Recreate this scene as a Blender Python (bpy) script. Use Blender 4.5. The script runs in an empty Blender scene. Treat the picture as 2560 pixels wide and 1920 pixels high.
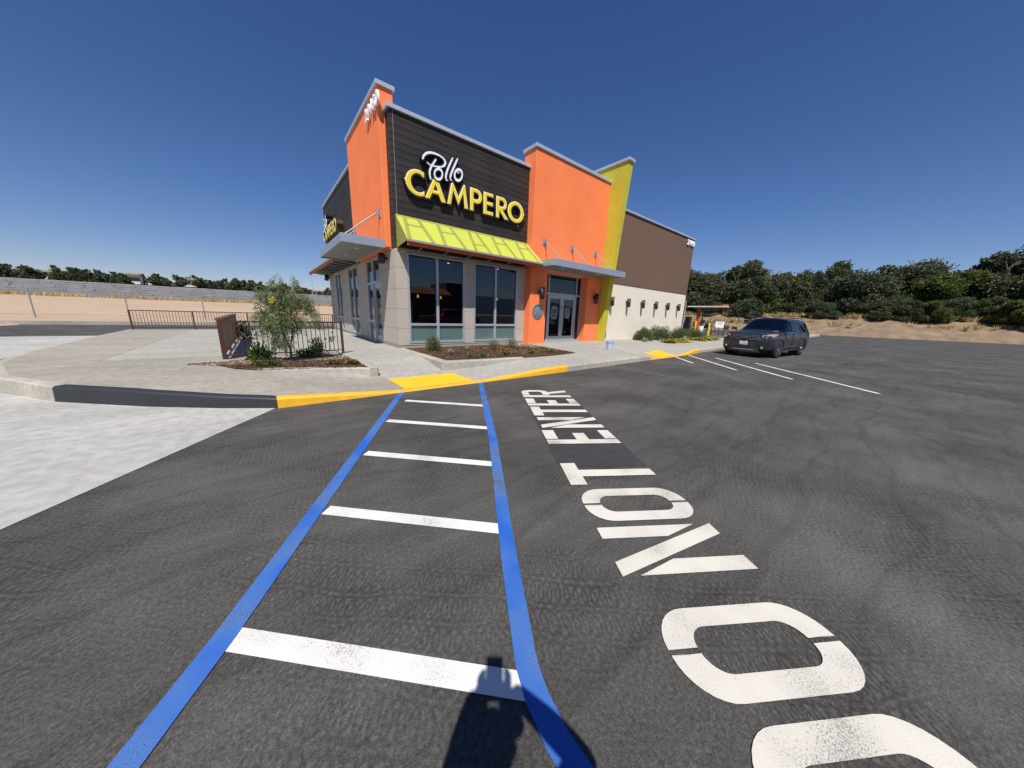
import bpy, bmesh, math, random
import numpy as np
from mathutils import Vector, Matrix
R_ = math.radians
S = bpy.context.scene
COL = S.collection

# ------------------------------------------------------------------ camera
cam_d = bpy.data.cameras.new('camera'); cam = bpy.data.objects.new('camera', cam_d); COL.objects.link(cam)
yaw, pit, rol = 0.682413, 0.22300983, 0.03350829
fw = Vector((math.sin(yaw)*math.cos(pit), math.cos(yaw)*math.cos(pit), -math.sin(pit)))
rt0 = Vector((math.cos(yaw), -math.sin(yaw), 0)); up0 = rt0.cross(fw)
rt = math.cos(rol)*rt0 + math.sin(rol)*up0; up = -math.sin(rol)*rt0 + math.cos(rol)*up0
m = Matrix((rt, up, -fw)).transposed().to_4x4(); m.translation = Vector((0, 0, 1.5)); cam.matrix_world = m
cam_d.sensor_width = 36.0; cam_d.lens = 763.55*36/2560; cam_d.clip_start = 0.02; cam_d.clip_end = 3000
S.camera = cam
# ------------------------------------------------------------------ light
sun_to = Vector((-0.76, -1.0, 2.0)).normalized()
elev = math.asin(sun_to.z); az = math.atan2(sun_to.x, sun_to.y)
W = bpy.data.worlds.new('World'); S.world = W; W.use_nodes = True
wn = W.node_tree; wn.nodes.clear()
wo = wn.nodes.new('ShaderNodeOutputWorld'); wb = wn.nodes.new('ShaderNodeBackground'); ws = wn.nodes.new('ShaderNodeTexSky')
ws.sky_type = 'NISHITA'; ws.sun_disc = False; ws.sun_elevation = elev; ws.sun_rotation = az
ws.altitude = 300; ws.air_density = 1.0; ws.dust_density = 0.2; ws.ozone_density = 2.5
wb.inputs['Strength'].default_value = 0.073
hsv = wn.nodes.new('ShaderNodeHueSaturation'); hsv.inputs['Saturation'].default_value = 1.22; wn.links.new(ws.outputs[0], hsv.inputs['Color']); tn = wn.nodes.new('ShaderNodeMix'); tn.data_type = 'RGBA'; tn.blend_type = 'MULTIPLY'; tn.inputs[0].default_value = 1; tn.inputs[7].default_value = (0.96, 0.89, 1.08, 1); wn.links.new(hsv.outputs[0], tn.inputs[6]); wn.links.new(tn.outputs[2], wb.inputs[0]); wn.links.new(wb.outputs[0], wo.inputs[0])
sd = bpy.data.lights.new('sun', 'SUN'); sd.energy = 5.0; sd.angle = R_(0.53); sd.color = (1.0, 0.955, 0.885)
sun = bpy.data.objects.new('sun', sd); COL.objects.link(sun); sun.rotation_euler = sun_to.to_track_quat('Z', 'Y').to_euler()
S.view_settings.view_transform = 'Standard'; S.view_settings.look = 'None'; S.view_settings.gamma = 1
S.view_settings.use_curve_mapping = False; S.view_settings.exposure = 0.22
S.cycles.max_bounces = 8; S.cycles.transparent_max_bounces = 16

# ------------------------------------------------------------------ materials
def mat(name, col, rough=0.6, metal=0.0, var=0.0, vscale=3.0, bump=0.0, bscale=40.0, spec=0.5, col2=None, coat=0.0, fac2=0.5, detail=6, em=None, emk=0):
    m = bpy.data.materials.new(name); m.use_nodes = True; nt = m.node_tree; N = nt.nodes; L = nt.links
    b = N['Principled BSDF']; b.inputs['Roughness'].default_value = rough; b.inputs['Metallic'].default_value = metal
    b.inputs['Base Color'].default_value = (*col, 1); b.inputs['Specular IOR Level'].default_value = spec
    b.inputs['Coat Weight'].default_value = coat; b.inputs['Coat Roughness'].default_value = 0.04
    tc = N.new('ShaderNodeTexCoord')
    if var or col2:
        n = N.new('ShaderNodeTexNoise'); n.inputs['Scale'].default_value = vscale; n.inputs['Detail'].default_value = detail; n.inputs['Roughness'].default_value = 0.6
        L.new(tc.outputs['Object'], n.inputs[0])
        r = N.new('ShaderNodeValToRGB'); L.new(n.outputs[0], r.inputs[0])
        c2 = col2 if col2 else tuple(c*(1-var) for c in col); c1 = col if col2 else tuple(min(1, c*(1+var)) for c in col)
        r.color_ramp.elements[0].position = 0.5-0.25*fac2*2+0.03; r.color_ramp.elements[1].position = 0.5+0.25*fac2*2
        r.color_ramp.elements[0].color = (*c2, 1); r.color_ramp.elements[1].color = (*c1, 1)
        L.new(r.outputs[0], b.inputs['Base Color'])
    if bump:
        n2 = N.new('ShaderNodeTexNoise'); n2.inputs['Scale'].default_value = bscale; n2.inputs['Detail'].default_value = 8
        L.new(tc.outputs['Object'], n2.inputs[0])
        bp = N.new('ShaderNodeBump'); bp.inputs['Strength'].default_value = bump; bp.inputs['Distance'].default_value = 0.01
        L.new(n2.outputs[0], bp.inputs['Height']); L.new(bp.outputs[0], b.inputs['Normal'])
    if em: b.inputs['Emission Color'].default_value = (*em, 1); b.inputs['Emission Strength'].default_value = emk
    return m
def nodes(m): return m.node_tree.nodes, m.node_tree.links, m.node_tree.nodes['Principled BSDF']

def glass(name, tint, ior=1.9, body=0.12):
    m = bpy.data.materials.new(name); m.use_nodes = True; nt = m.node_tree; N = nt.nodes; L = nt.links; N.clear()
    o = N.new('ShaderNodeOutputMaterial'); tr = N.new('ShaderNodeBsdfTransparent'); tr.inputs[0].default_value = (*tint, 1)
    g = N.new('ShaderNodeBsdfGlossy'); g.inputs['Roughness'].default_value = 0.0; g.inputs[0].default_value = (0.86, 0.97, 1.0, 1)
    f = N.new('ShaderNodeFresnel'); f.inputs[0].default_value = ior; mx = N.new('ShaderNodeMixShader')
    L.new(f.outputs[0], mx.inputs[0]); L.new(tr.outputs[0], mx.inputs[1]); L.new(g.outputs[0], mx.inputs[2]); L.new(mx.outputs[0], o.inputs[0])
    return m

def asphalt_mat():
    m = mat('asphalt_surface', (0.06, 0.058, 0.055), 0.88, spec=0.3); N, L, b = nodes(m)
    tc = N.new('ShaderNodeTexCoord')
    def noise(sc, det=4, ro=0.6, vec=None, dist=0.0):
        n = N.new('ShaderNodeTexNoise'); n.inputs['Scale'].default_value = sc; n.inputs['Detail'].default_value = det; n.inputs['Roughness'].default_value = ro; n.inputs['Distortion'].default_value = dist
        L.new(vec or tc.outputs['Object'], n.inputs[0]); return n
    def ramp(src, p0, c0, p1, c1):
        r = N.new('ShaderNodeValToRGB'); L.new(src, r.inputs[0]); r.color_ramp.elements[0].position = p0; r.color_ramp.elements[1].position = p1
        r.color_ramp.elements[0].color = (c0, c0, c0, 1); r.color_ramp.elements[1].color = (c1, c1, c1, 1); return r
    def mul(a, c, fac=1.0, mode='MULTIPLY'):
        x = N.new('ShaderNodeMix'); x.data_type = 'RGBA'; x.blend_type = mode; x.inputs[0].default_value = fac; L.new(a, x.inputs[6]); L.new(c, x.inputs[7]); return x.outputs[2]
    # broad sealer patches, brushed streaks and loop marks of the sealing broom
    big = noise(0.55, 5, 0.62, None, 0.6); rb = ramp(big.outputs[0], 0.33, 0.058, 0.68, 0.096)
    mp = N.new('ShaderNodeMapping'); mp.inputs['Scale'].default_value = (0.7, 5.0, 1); mp.inputs['Rotation'].default_value = (0, 0, R_(-33)); L.new(tc.outputs['Object'], mp.inputs[0])
    st = noise(1.1, 6, 0.65, mp.outputs[0], 1.2); rs = ramp(st.outputs[0], 0.35, 0.89, 0.66, 1.10)
    c = mul(rb.outputs[0], rs.outputs[0])
    # loops
    wq = noise(2.3, 2, 0.5, None, 0.0); add = N.new('ShaderNodeMix'); add.data_type = 'RGBA'; add.blend_type = 'LINEAR_LIGHT'; add.inputs[0].default_value = 0.13
    mp2 = N.new('ShaderNodeMapping'); mp2.inputs['Scale'].default_value = (9.0, 17.0, 1); mp2.inputs['Rotation'].default_value = (0, 0, R_(50)); L.new(tc.outputs['Object'], add.inputs[6]); L.new(wq.outputs[1], add.inputs[7]); L.new(add.outputs[2], mp2.inputs[0])
    vo = N.new('ShaderNodeTexVoronoi'); vo.feature = 'DISTANCE_TO_EDGE'; vo.inputs['Scale'].default_value = 1.3; L.new(mp2.outputs[0], vo.inputs[0])
    rv = ramp(vo.outputs[0], 0.0, 0.74, 0.16, 1.04); msk = noise(0.9, 3); rm = ramp(msk.outputs[0], 0.44, 0.0, 0.62, 0.75)
    x = N.new('ShaderNodeMix'); x.data_type = 'RGBA'; x.blend_type = 'MULTIPLY'; L.new(rm.outputs[0], x.inputs[0]); L.new(c, x.inputs[6]); L.new(rv.outputs[0], x.inputs[7]); c = x.outputs[2]
    # coil marks left by the sealing brush: rows of overlapping small rings
    def mth(op, a, b2=None, c3=None):
        q = N.new('ShaderNodeMath'); q.operation = op
        for i, v in enumerate((a, b2, c3)):
            if v is None: continue
            if isinstance(v, (int, float)): q.inputs[i].default_value = v
            else: L.new(v, q.inputs[i])
        return q.outputs[0]
    wob = noise(0.9, 3, 0.55); ad2 = N.new('ShaderNodeMix'); ad2.data_type = 'RGBA'; ad2.blend_type = 'LINEAR_LIGHT'; ad2.inputs[0].default_value = 0.16; L.new(tc.outputs['Object'], ad2.inputs[6]); L.new(wob.outputs[1], ad2.inputs[7])
    mpc = N.new('ShaderNodeMapping'); mpc.inputs['Rotation'].default_value = (0, 0, R_(42)); L.new(ad2.outputs[2], mpc.inputs[0]); sx = N.new('ShaderNodeSeparateXYZ'); L.new(mpc.outputs[0], sx.inputs[0])
    P = 0.050; um = mth('SUBTRACT', mth('MODULO', mth('ADD', sx.outputs[0], 800.0), P), P/2); vm = mth('SUBTRACT', mth('MODULO', mth('ADD', sx.outputs[1], 800.0), 0.155), 0.0775)
    vy = mth('MULTIPLY', vm, 0.62); best = None
    for k in (-1, 0, 1):
        ux = mth('ADD', um, k*P); dd = mth('ABSOLUTE', mth('SUBTRACT', mth('SQRT', mth('ADD', mth('MULTIPLY', ux, ux), mth('MULTIPLY', vy, vy))), 0.040)); best = dd if best is None else mth('MINIMUM', best, dd)
    rcoil = ramp(best, 0.002, 0.50, 0.011, 1.06); m1 = noise(0.9, 4, 0.6); rm1 = ramp(m1.outputs[0], 0.40, 0.05, 0.60, 0.85)
    xc = N.new('ShaderNodeMix'); xc.data_type = 'RGBA'; xc.blend_type = 'MULTIPLY'; L.new(rm1.outputs[0], xc.inputs[0]); L.new(c, xc.inputs[6]); L.new(rcoil.outputs[0], xc.inputs[7]); c = xc.outputs[2]
    # wandering dark tyre arcs
    w1 = N.new('ShaderNodeTexWave'); w1.wave_type = 'RINGS'; w1.inputs['Scale'].default_value = 0.55; w1.inputs['Distortion'].default_value = 9; w1.inputs['Detail'].default_value = 2; w1.inputs['Detail Scale'].default_value = 0.7
    mp3 = N.new('ShaderNodeMapping'); mp3.inputs['Location'].default_value = (-7, -1, 0); L.new(tc.outputs['Object'], mp3.inputs[0]); L.new(mp3.outputs[0], w1.inputs[0])
    rw = ramp(w1.outputs[0], 0.0, 0.70, 0.06, 1.0); c = mul(c, rw.outputs[0], 0.5)
    # aggregate speckle
    fine = noise(170, 2, 0.7); rf = ramp(fine.outputs[0], 0.36, 0.62, 0.68, 1.45); c = mul(c, rf.outputs[0], 0.85)
    fine2 = noise(60, 3, 0.7); rf2 = ramp(fine2.outputs[0], 0.34, 0.66, 0.66, 1.34); c = mul(c, rf2.outputs[0])
    v2 = N.new('ShaderNodeTexVoronoi'); v2.inputs['Scale'].default_value = 34; L.new(tc.outputs['Object'], v2.inputs[0]); rd = ramp(v2.outputs[0], 0.045, 1.0, 0.075, 0.0)
    x2 = N.new('ShaderNodeMix'); x2.data_type = 'RGBA'; x2.blend_type = 'ADD'; x2.inputs[0].default_value = 0.10; L.new(c, x2.inputs[6]); L.new(rd.outputs[0], x2.inputs[7]); c = x2.outputs[2]
    tint = N.new('ShaderNodeMix'); tint.data_type = 'RGBA'; tint.blend_type = 'MULTIPLY'; tint.inputs[0].default_value = 1; tint.inputs[7].default_value = (1.05, 1.0, 0.92, 1); L.new(c, tint.inputs[6])
    L.new(tint.outputs[2], b.inputs['Base Color'])
    bp = N.new('ShaderNodeBump'); bp.inputs['Strength'].default_value = 0.75; bp.inputs['Distance'].default_value = 0.006; L.new(fine2.outputs[0], bp.inputs['Height'])
    bp2 = N.new('ShaderNodeBump'); bp2.inputs['Strength'].default_value = 0.6; bp2.inputs['Distance'].default_value = 0.003; L.new(fine.outputs[0], bp2.inputs['Height']); L.new(bp.outputs[0], bp2.inputs['Normal'])
    L.new(bp2.outputs[0], b.inputs['Normal']); return m

def paint_mat(name, col, worn=(0.07, 0.065, 0.06), amount=0.40, haze=None):
    m = mat(name, col, 0.72, spec=0.3); N, L, b = nodes(m); tc = N.new('ShaderNodeTexCoord')
    n = N.new('ShaderNodeTexNoise'); n.inputs['Scale'].default_value = 150; n.inputs['Detail'].default_value = 3; L.new(tc.outputs['Object'], n.inputs[0])
    n2 = N.new('ShaderNodeTexNoise'); n2.inputs['Scale'].default_value = 2.2; n2.inputs['Detail'].default_value = 4; L.new(tc.outputs['Object'], n2.inputs[0])
    ad = N.new('ShaderNodeMath'); ad.operation = 'ADD'; L.new(n.outputs[0], ad.inputs[0]); L.new(n2.outputs[0], ad.inputs[1])
    r = N.new('ShaderNodeValToRGB'); r.color_ramp.elements[0].position = 0.5+amount*0.5-0.35*0; r.color_ramp.elements[1].position = 0.5+amount*0.5+0.06
    hf = N.new('ShaderNodeMath'); hf.operation = 'MULTIPLY'; hf.inputs[1].default_value = 0.6; L.new(ad.outputs[0], hf.inputs[0]); L.new(hf.outputs[0], r.inputs[0])
    r.color_ramp.elements[0].color = (0, 0, 0, 1); r.color_ramp.elements[1].color = (1, 1, 1, 1)
    r2 = N.new('ShaderNodeValToRGB'); L.new(n2.outputs[0], r2.inputs[0]); r2.color_ramp.elements[0].position = 0.35; r2.color_ramp.elements[1].position = 0.7
    hz = haze or tuple(c*0.82 for c in col); r2.color_ramp.elements[0].color = (*col, 1); r2.color_ramp.elements[1].color = (*hz, 1)
    mx = N.new('ShaderNodeMix'); mx.data_type = 'RGBA'; L.new(r.outputs[0], mx.inputs[0]); L.new(r2.outputs[0], mx.inputs[6]); mx.inputs[7].default_value = (*worn, 1)
    L.new(mx.outputs[2], b.inputs['Base Color'])
    bp = N.new('ShaderNodeBump'); bp.inputs['Strength'].default_value = 0.5; bp.inputs['Distance'].default_value = 0.003; L.new(n.outputs[0], bp.inputs['Height']); L.new(bp.outputs[0], b.inputs['Normal'])
    return m

def concrete_mat(name, base=(0.355, 0.34, 0.30), dark=(0.318, 0.308, 0.272)):
    m = mat(name, base, 0.85, spec=0.3); N, L, b = nodes(m); tc = N.new('ShaderNodeTexCoord')
    mp = N.new('ShaderNodeMapping'); mp.inputs['Scale'].default_value = (0.55, 1.15, 1); mp.inputs['Rotation'].default_value = (0, 0, R_(18)); L.new(tc.outputs['Object'], mp.inputs[0])
    n = N.new('ShaderNodeTexNoise'); n.inputs['Scale'].default_value = 1.0; n.inputs['Detail'].default_value = 7; n.inputs['Roughness'].default_value = 0.62; n.inputs['Distortion'].default_value = 0.5; L.new(mp.outputs[0], n.inputs[0])
    r = N.new('ShaderNodeValToRGB'); L.new(n.outputs[0], r.inputs[0]); r.color_ramp.elements[0].position = 0.34; r.color_ramp.elements[1].position = 0.62
    r.color_ramp.elements[0].color = (*dark, 1); r.color_ramp.elements[1].color = (*base, 1); e = r.color_ramp.elements.new(0.76); e.color = (*(min(1, c*1.15) for c in base), 1)
    n3 = N.new('ShaderNodeTexNoise'); n3.inputs['Scale'].default_value = 9; n3.inputs['Detail'].default_value = 8; L.new(tc.outputs['Object'], n3.inputs[0])
    r3 = N.new('ShaderNodeValToRGB'); L.new(n3.outputs[0], r3.inputs[0]); r3.color_ramp.elements[0].color = (.86, .86, .86, 1); r3.color_ramp.elements[1].color = (1.08, 1.08, 1.08, 1); r3.color_ramp.elements[0].position = .35; r3.color_ramp.elements[1].position = .65
    mx = N.new('ShaderNodeMix'); mx.data_type = 'RGBA'; mx.blend_type = 'MULTIPLY'; mx.inputs[0].default_value = 1; L.new(r.outputs[0], mx.inputs[6]); L.new(r3.outputs[0], mx.inputs[7]); L.new(mx.outputs[2], b.inputs['Base Color'])
    n2 = N.new('ShaderNodeTexNoise'); n2.inputs['Scale'].default_value = 90; n2.inputs['Detail'].default_value = 4; L.new(tc.outputs['Object'], n2.inputs[0])
    bp = N.new('ShaderNodeBump'); bp.inputs['Strength'].default_value = 0.35; bp.inputs['Distance'].default_value = 0.003; L.new(n2.outputs[0], bp.inputs['Height']); L.new(bp.outputs[0], b.inputs['Normal'])
    return m

def leaf_mat(name, c1, c2, trans=0.35):
    m = bpy.data.materials.new(name); m.use_nodes = True; nt = m.node_tree; N = nt.nodes; L = nt.links; b = N['Principled BSDF']
    g = N.new('ShaderNodeNewGeometry'); r = N.new('ShaderNodeValToRGB'); L.new(g.outputs['Random Per Island'], r.inputs[0])
    r.color_ramp.elements[0].color = (*c1, 1); r.color_ramp.elements[1].color = (*c2, 1)
    tc = N.new('ShaderNodeTexCoord'); n = N.new('ShaderNodeTexNoise'); n.inputs['Scale'].default_value = 0.5; n.inputs['Detail'].default_value = 4; L.new(tc.outputs['Object'], n.inputs[0])
    r2 = N.new('ShaderNodeValToRGB'); L.new(n.outputs[0], r2.inputs[0]); r2.color_ramp.elements[0].position = .35; r2.color_ramp.elements[1].position = .65
    r2.color_ramp.elements[0].color = (.65, .72, .75, 1); r2.color_ramp.elements[1].color = (1.25, 1.2, 1.0, 1)
    mx = N.new('ShaderNodeMix'); mx.data_type = 'RGBA'; mx.blend_type = 'MULTIPLY'; mx.inputs[0].default_value = 1; L.new(r.outputs[0], mx.inputs[6]); L.new(r2.outputs[0], mx.inputs[7])
    L.new(mx.outputs[2], b.inputs['Base Color']); b.inputs['Roughness'].default_value = 0.6; b.inputs['Specular IOR Level'].default_value = 0.2
    t = N.new('ShaderNodeBsdfTranslucent'); L.new(mx.outputs[2], t.inputs[0]); ms = N.new('ShaderNodeMixShader'); ms.inputs[0].default_value = trans
    L.new(b.outputs[0], ms.inputs[1]); L.new(t.outputs[0], ms.inputs[2]); L.new(ms.outputs[0], N['Material Output'].inputs[0]); return m

M = {}
M['asphalt'] = asphalt_mat()
M['white_paint'] = paint_mat('white_road_paint', (0.66, 0.65, 0.61), (0.30, 0.29, 0.27), 0.355)
M['letter_paint'] = paint_mat('letter_road_paint', (0.60, 0.57, 0.505), (0.27, 0.255, 0.23), 0.34)
M['blue_paint'] = paint_mat('blue_road_paint', (0.016, 0.100, 0.42), (0.06, 0.07, 0.09), 0.345, (0.085, 0.175, 0.37))
M['faint_blue'] = paint_mat('faded_blue_chalk', (0.07, 0.085, 0.16), (0.06, 0.06, 0.06), 0.2)
M['yellow_paint'] = mat('yellow_kerb_paint', (0.82, 0.42, 0.02), 0.65, var=0.13, vscale=5, bump=0.3, bscale=60)
M['black_paint'] = mat('black_kerb_paint', (0.024, 0.026, 0.03), 0.55, var=0.15, bump=0.3, bscale=60)
M['black_sealer'] = mat('black_sealer', (0.026, 0.027, 0.03), 0.65, col2=(0.045, 0.045, 0.047), vscale=7, bump=0.6, bscale=120)
M['tactile'] = mat('yellow_tactile', (0.90, 0.47, 0.015), 0.5, var=0.05)
M['concrete'] = concrete_mat('sidewalk_concrete')
M['tan_conc'] = concrete_mat('older_sidewalk_concrete', (0.335, 0.305, 0.255), (0.275, 0.255, 0.215))
M['kerb_conc'] = concrete_mat('kerb_concrete', (0.42, 0.385, 0.325), (0.34, 0.315, 0.265))
M['apron'] = concrete_mat('apron_concrete', (0.42, 0.41, 0.38), (0.33, 0.325, 0.305))
M['joint'] = mat('joint_filler', (0.12, 0.115, 0.105), 0.95)
M['orange'] = mat('orange_stucco', (0.93, 0.235, 0.082), 0.85, var=0.075, vscale=0.9, bump=0.75, bscale=34, spec=0.25)
M['lime'] = mat('olive_lime_stucco', (0.55, 0.48, 0.045), 0.85, var=0.10, vscale=1.4, bump=0.75, bscale=34, spec=0.25)
M['brown'] = mat('brown_stucco', (0.185, 0.112, 0.080), 0.88, col2=(0.150, 0.100, 0.070), vscale=0.7, bump=0.75, bscale=34, spec=0.2)
M['cream'] = mat('cream_stucco', (0.80, 0.73, 0.60), 0.88, col2=(0.71, 0.65, 0.53), vscale=1.3, bump=0.6, bscale=34, spec=0.2)
M['tan'] = mat('tan_cement_panel', (0.49, 0.435, 0.365), 0.8, col2=(0.43, 0.385, 0.325), vscale=1.1, bump=0.25, bscale=50, spec=0.3)
M['plank'] = mat('dark_wood_plank', (0.050, 0.041, 0.036), 0.6, bump=0.0, spec=0.3)
N, L, b = nodes(M['plank']); tc = N.new('ShaderNodeTexCoord'); mp = N.new('ShaderNodeMapping'); mp.inputs['Scale'].default_value = (1.2, 1.2, 26); n = N.new('ShaderNodeTexNoise'); n.inputs['Scale'].default_value = 1; n.inputs['Detail'].default_value = 8
L.new(tc.outputs['Object'], mp.inputs[0]); L.new(mp.outputs[0], n.inputs[0]); r = N.new('ShaderNodeValToRGB'); r.color_ramp.elements[0].position = .3; r.color_ramp.elements[1].position = .7; r.color_ramp.elements[0].color = (.024, .020, .018, 1); r.color_ramp.elements[1].color = (.048, .039, .033, 1)
oi = N.new('ShaderNodeObjectInfo'); hs = N.new('ShaderNodeHueSaturation'); ma = N.new('ShaderNodeMapRange'); ma.inputs[3].default_value = .85; ma.inputs[4].default_value = 1.15; L.new(oi.outputs['Random'], ma.inputs[0]); L.new(ma.outputs[0], hs.inputs['Value']); L.new(n.outputs[0], r.inputs[0]); L.new(r.outputs[0], hs.inputs['Color']); L.new(hs.outputs[0], b.inputs['Base Color'])
bp = N.new('ShaderNodeBump'); bp.inputs['Strength'].default_value = .3; bp.inputs['Distance'].default_value = .004; L.new(n.outputs[0], bp.inputs['Height']); L.new(bp.outputs[0], b.inputs['Normal'])
M['coping'] = mat('coping_metal', (0.50, 0.55, 0.62), 0.42, metal=0.35, var=0.05, vscale=2)
M['canopy'] = mat('canopy_metal', (0.34, 0.385, 0.45), 0.38, metal=0.3, var=0.04, vscale=2)
M['canopy_under'] = mat('canopy_soffit', (0.26, 0.265, 0.245), 0.45, metal=0.2)
M['steel'] = mat('bracket_steel', (0.30, 0.31, 0.33), 0.5, metal=0.2)
M['alu'] = mat('aluminium_frame', (0.46, 0.485, 0.53), 0.40, metal=0.35)
M['awn'] = mat('lime_awning_sheet', (0.47, 0.52, 0.065), 0.5, var=0.03, vscale=2)
M['awn_shadow'] = mat('awning_frame_shadow', (0.285, 0.29, 0.065), 0.6)  # shadow of the awning frame through the sheet, painted as darker olive
M['awn_end'] = mat('awning_end_sheet', (0.30, 0.29, 0.06), 0.45)
M['gutter'] = mat('grey_gutter', (0.30, 0.30, 0.27), 0.5)
M['valance'] = mat('orange_red_valance', (0.60, 0.10, 0.018), 0.6, var=0.1)
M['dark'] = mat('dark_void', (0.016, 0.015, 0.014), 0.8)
M['black'] = mat('black_metal', (0.018, 0.018, 0.02), 0.38, spec=0.6)
M['bronze'] = mat('dark_bronze_lamp', (0.030, 0.026, 0.024), 0.5, spec=0.4)
M['glass'] = glass('window_glass', (0.36, 0.44, 0.42), 1.75)
M['glass_low'] = mat('teal_lower_glass', (0.105, 0.175, 0.155), 0.08, var=0.08, vscale=1.5, spec=1.0)  # opaque teal base colour for the panes below the midbar
M['car_glass'] = glass('car_glass', (0.10, 0.12, 0.13), 1.7)
M['interior'] = mat('interior_wall', (0.09, 0.075, 0.065), 0.8)
M['ceil'] = mat('interior_ceiling', (0.16, 0.15, 0.14), 0.8)
M['floor'] = mat('interior_floor', (0.12, 0.085, 0.06), 0.4)
M['pendant'] = mat('lit_pendant_shade', (0.9, 0.6, 0.2), 0.5, em=(1.0, 0.55, 0.12), emk=1.0)
M['downlight'] = mat('lit_downlight', (1, 1, 1), 0.5, em=(1.0, 0.95, 0.85), emk=2)
M['rust'] = mat('brown_rail_paint', (0.070, 0.024, 0.018), 0.5, var=0.12)
M['brownsheet'] = mat('brown_sheet_panel', (0.13, 0.055, 0.035), 0.55, var=0.10, vscale=2)
M['white_sign'] = mat('white_sign_face', (0.86, 0.87, 0.90), 0.4)
M['yel_sign'] = mat('yellow_sign_face', (0.86, 0.66, 0.012), 0.35)
M['cream_sign'] = mat('cream_sign_face', (0.93, 0.85, 0.48), 0.35)
M['sign_ret'] = mat('sign_return_brown', (0.036, 0.018, 0.012), 0.4, spec=0.6)
M['sign_blk'] = mat('sign_return_black', (0.012, 0.011, 0.012), 0.35, spec=0.6)
M['digit'] = mat('white_digit', (0.88, 0.88, 0.88), 0.45)
M['medal'] = mat('grey_medallion', (0.30, 0.325, 0.36), 0.5, metal=0.3, col2=(0.19, 0.21, 0.24), vscale=14, bump=0.9, bscale=24)
M['medal_dk'] = mat('medallion_dark_relief', (0.10, 0.10, 0.12), 0.6)
M['mulch'] = mat('mulch_soil', (0.085, 0.045, 0.028), 0.95, col2=(0.035, 0.020, 0.014), vscale=26, bump=1.0, bscale=34, fac2=0.35)
M['chip'] = leaf_mat('mulch_chip', (0.055, 0.026, 0.016), (0.24, 0.13, 0.075), 0.0)
M['dirt'] = mat('dirt_lot', (0.45, 0.325, 0.22), 0.95, col2=(0.37, 0.275, 0.18), vscale=0.12, bump=0.8, bscale=6)
M['bank'] = mat('dry_bank', (0.26, 0.185, 0.115), 0.95, col2=(0.15, 0.11, 0.07), vscale=0.9, bump=1.0, bscale=3, fac2=0.4)
M['drygrass'] = leaf_mat('dry_grass_blade', (0.42, 0.30, 0.12), (0.62, 0.47, 0.24), 0.2)
M['sage'] = leaf_mat('sage_leaf', (0.09, 0.11, 0.07), (0.20, 0.22, 0.15), 0.2)
M['block'] = mat('grey_block', (0.30, 0.31, 0.33), 0.9, col2=(0.22, 0.225, 0.235), vscale=0.8, bump=0.8, bscale=5)
M['ridge'] = mat('hazed_ridge', (0.055, 0.075, 0.115), 0.95, col2=(0.04, 0.06, 0.09), vscale=0.01)  # blue-grey of distant haze put into the ridge colour
M['hill'] = mat('far_hill', (0.20, 0.165, 0.12), 0.95, col2=(0.10, 0.11, 0.065), vscale=0.05, fac2=0.3)
M['oak1'] = leaf_mat('oak_leaf', (0.045, 0.068, 0.026), (0.14, 0.17, 0.065), 0.28)
M['oak2'] = leaf_mat('grey_green_leaf', (0.055, 0.072, 0.042), (0.15, 0.17, 0.10), 0.28)
M['oak3'] = leaf_mat('olive_green_leaf', (0.060, 0.085, 0.022), (0.19, 0.22, 0.07), 0.3)
M['willow'] = leaf_mat('willow_leaf', (0.085, 0.135, 0.045), (0.32, 0.37, 0.17), 0.4)
M['glossy'] = leaf_mat('glossy_leaf', (0.030, 0.060, 0.018), (0.11, 0.17, 0.045), 0.2)
M['bushy'] = leaf_mat('rosemary_leaf', (0.075, 0.105, 0.042), (0.20, 0.235, 0.105), 0.25)
M['agave'] = leaf_mat('agave_leaf', (0.22, 0.25, 0.14), (0.48, 0.48, 0.30), 0.15)
M['petal'] = leaf_mat('yellow_petal', (0.90, 0.62, 0.03), (0.95, 0.80, 0.16), 0.25)
M['petal2'] = leaf_mat('orange_petal', (0.90, 0.34, 0.01), (0.95, 0.55, 0.02), 0.25)
M['bark'] = mat('tree_bark', (0.20, 0.145, 0.10), 0.9, col2=(0.10, 0.07, 0.05), vscale=12, bump=0.8, bscale=30)
M['yellow'] = mat('yellow_bollard_paint', (0.85, 0.62, 0.01), 0.5, var=0.05)
M['post_orange'] = mat('orange_post_paint', (0.72, 0.11, 0.02), 0.5)
M['greyroof'] = mat('pale_green_grey_sheet', (0.44, 0.47, 0.40), 0.5)
M['whitebox'] = mat('white_house_wall', (0.72, 0.69, 0.62), 0.8, var=0.05)
M['roof_tile'] = mat('terracotta_tile', (0.40, 0.13, 0.065), 0.8, var=0.2, vscale=6)
M['darkpaint'] = mat('dark_blue_grey_car_paint', (0.028, 0.033, 0.043), 0.30, metal=0.35, coat=0.45)
M['redpaint'] = mat('red_car_paint', (0.42, 0.012, 0.02), 0.3, metal=0.1, coat=1.0)
M['chrome'] = mat('chrome_trim', (0.72, 0.73, 0.75), 0.12, metal=1.0)
M['bar'] = mat('grille_bar_metal', (0.20, 0.205, 0.22), 0.35, metal=0.3)
M['tyre'] = mat('tyre_rubber', (0.018, 0.018, 0.018), 0.85)
M['plastic'] = mat('black_plastic_trim', (0.022, 0.022, 0.024), 0.6)
M['lamp_clear'] = mat('headlight_lens', (0.55, 0.57, 0.60), 0.12, metal=0.5, coat=1.0)
M['lamp_amber'] = mat('amber_lens', (0.72, 0.36, 0.16), 0.25, coat=0.6)
M['plate'] = mat('plate_white', (0.72, 0.72, 0.74), 0.5)
M['ink'] = mat('plate_blue_ink', (0.04, 0.05, 0.16), 0.6)
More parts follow.
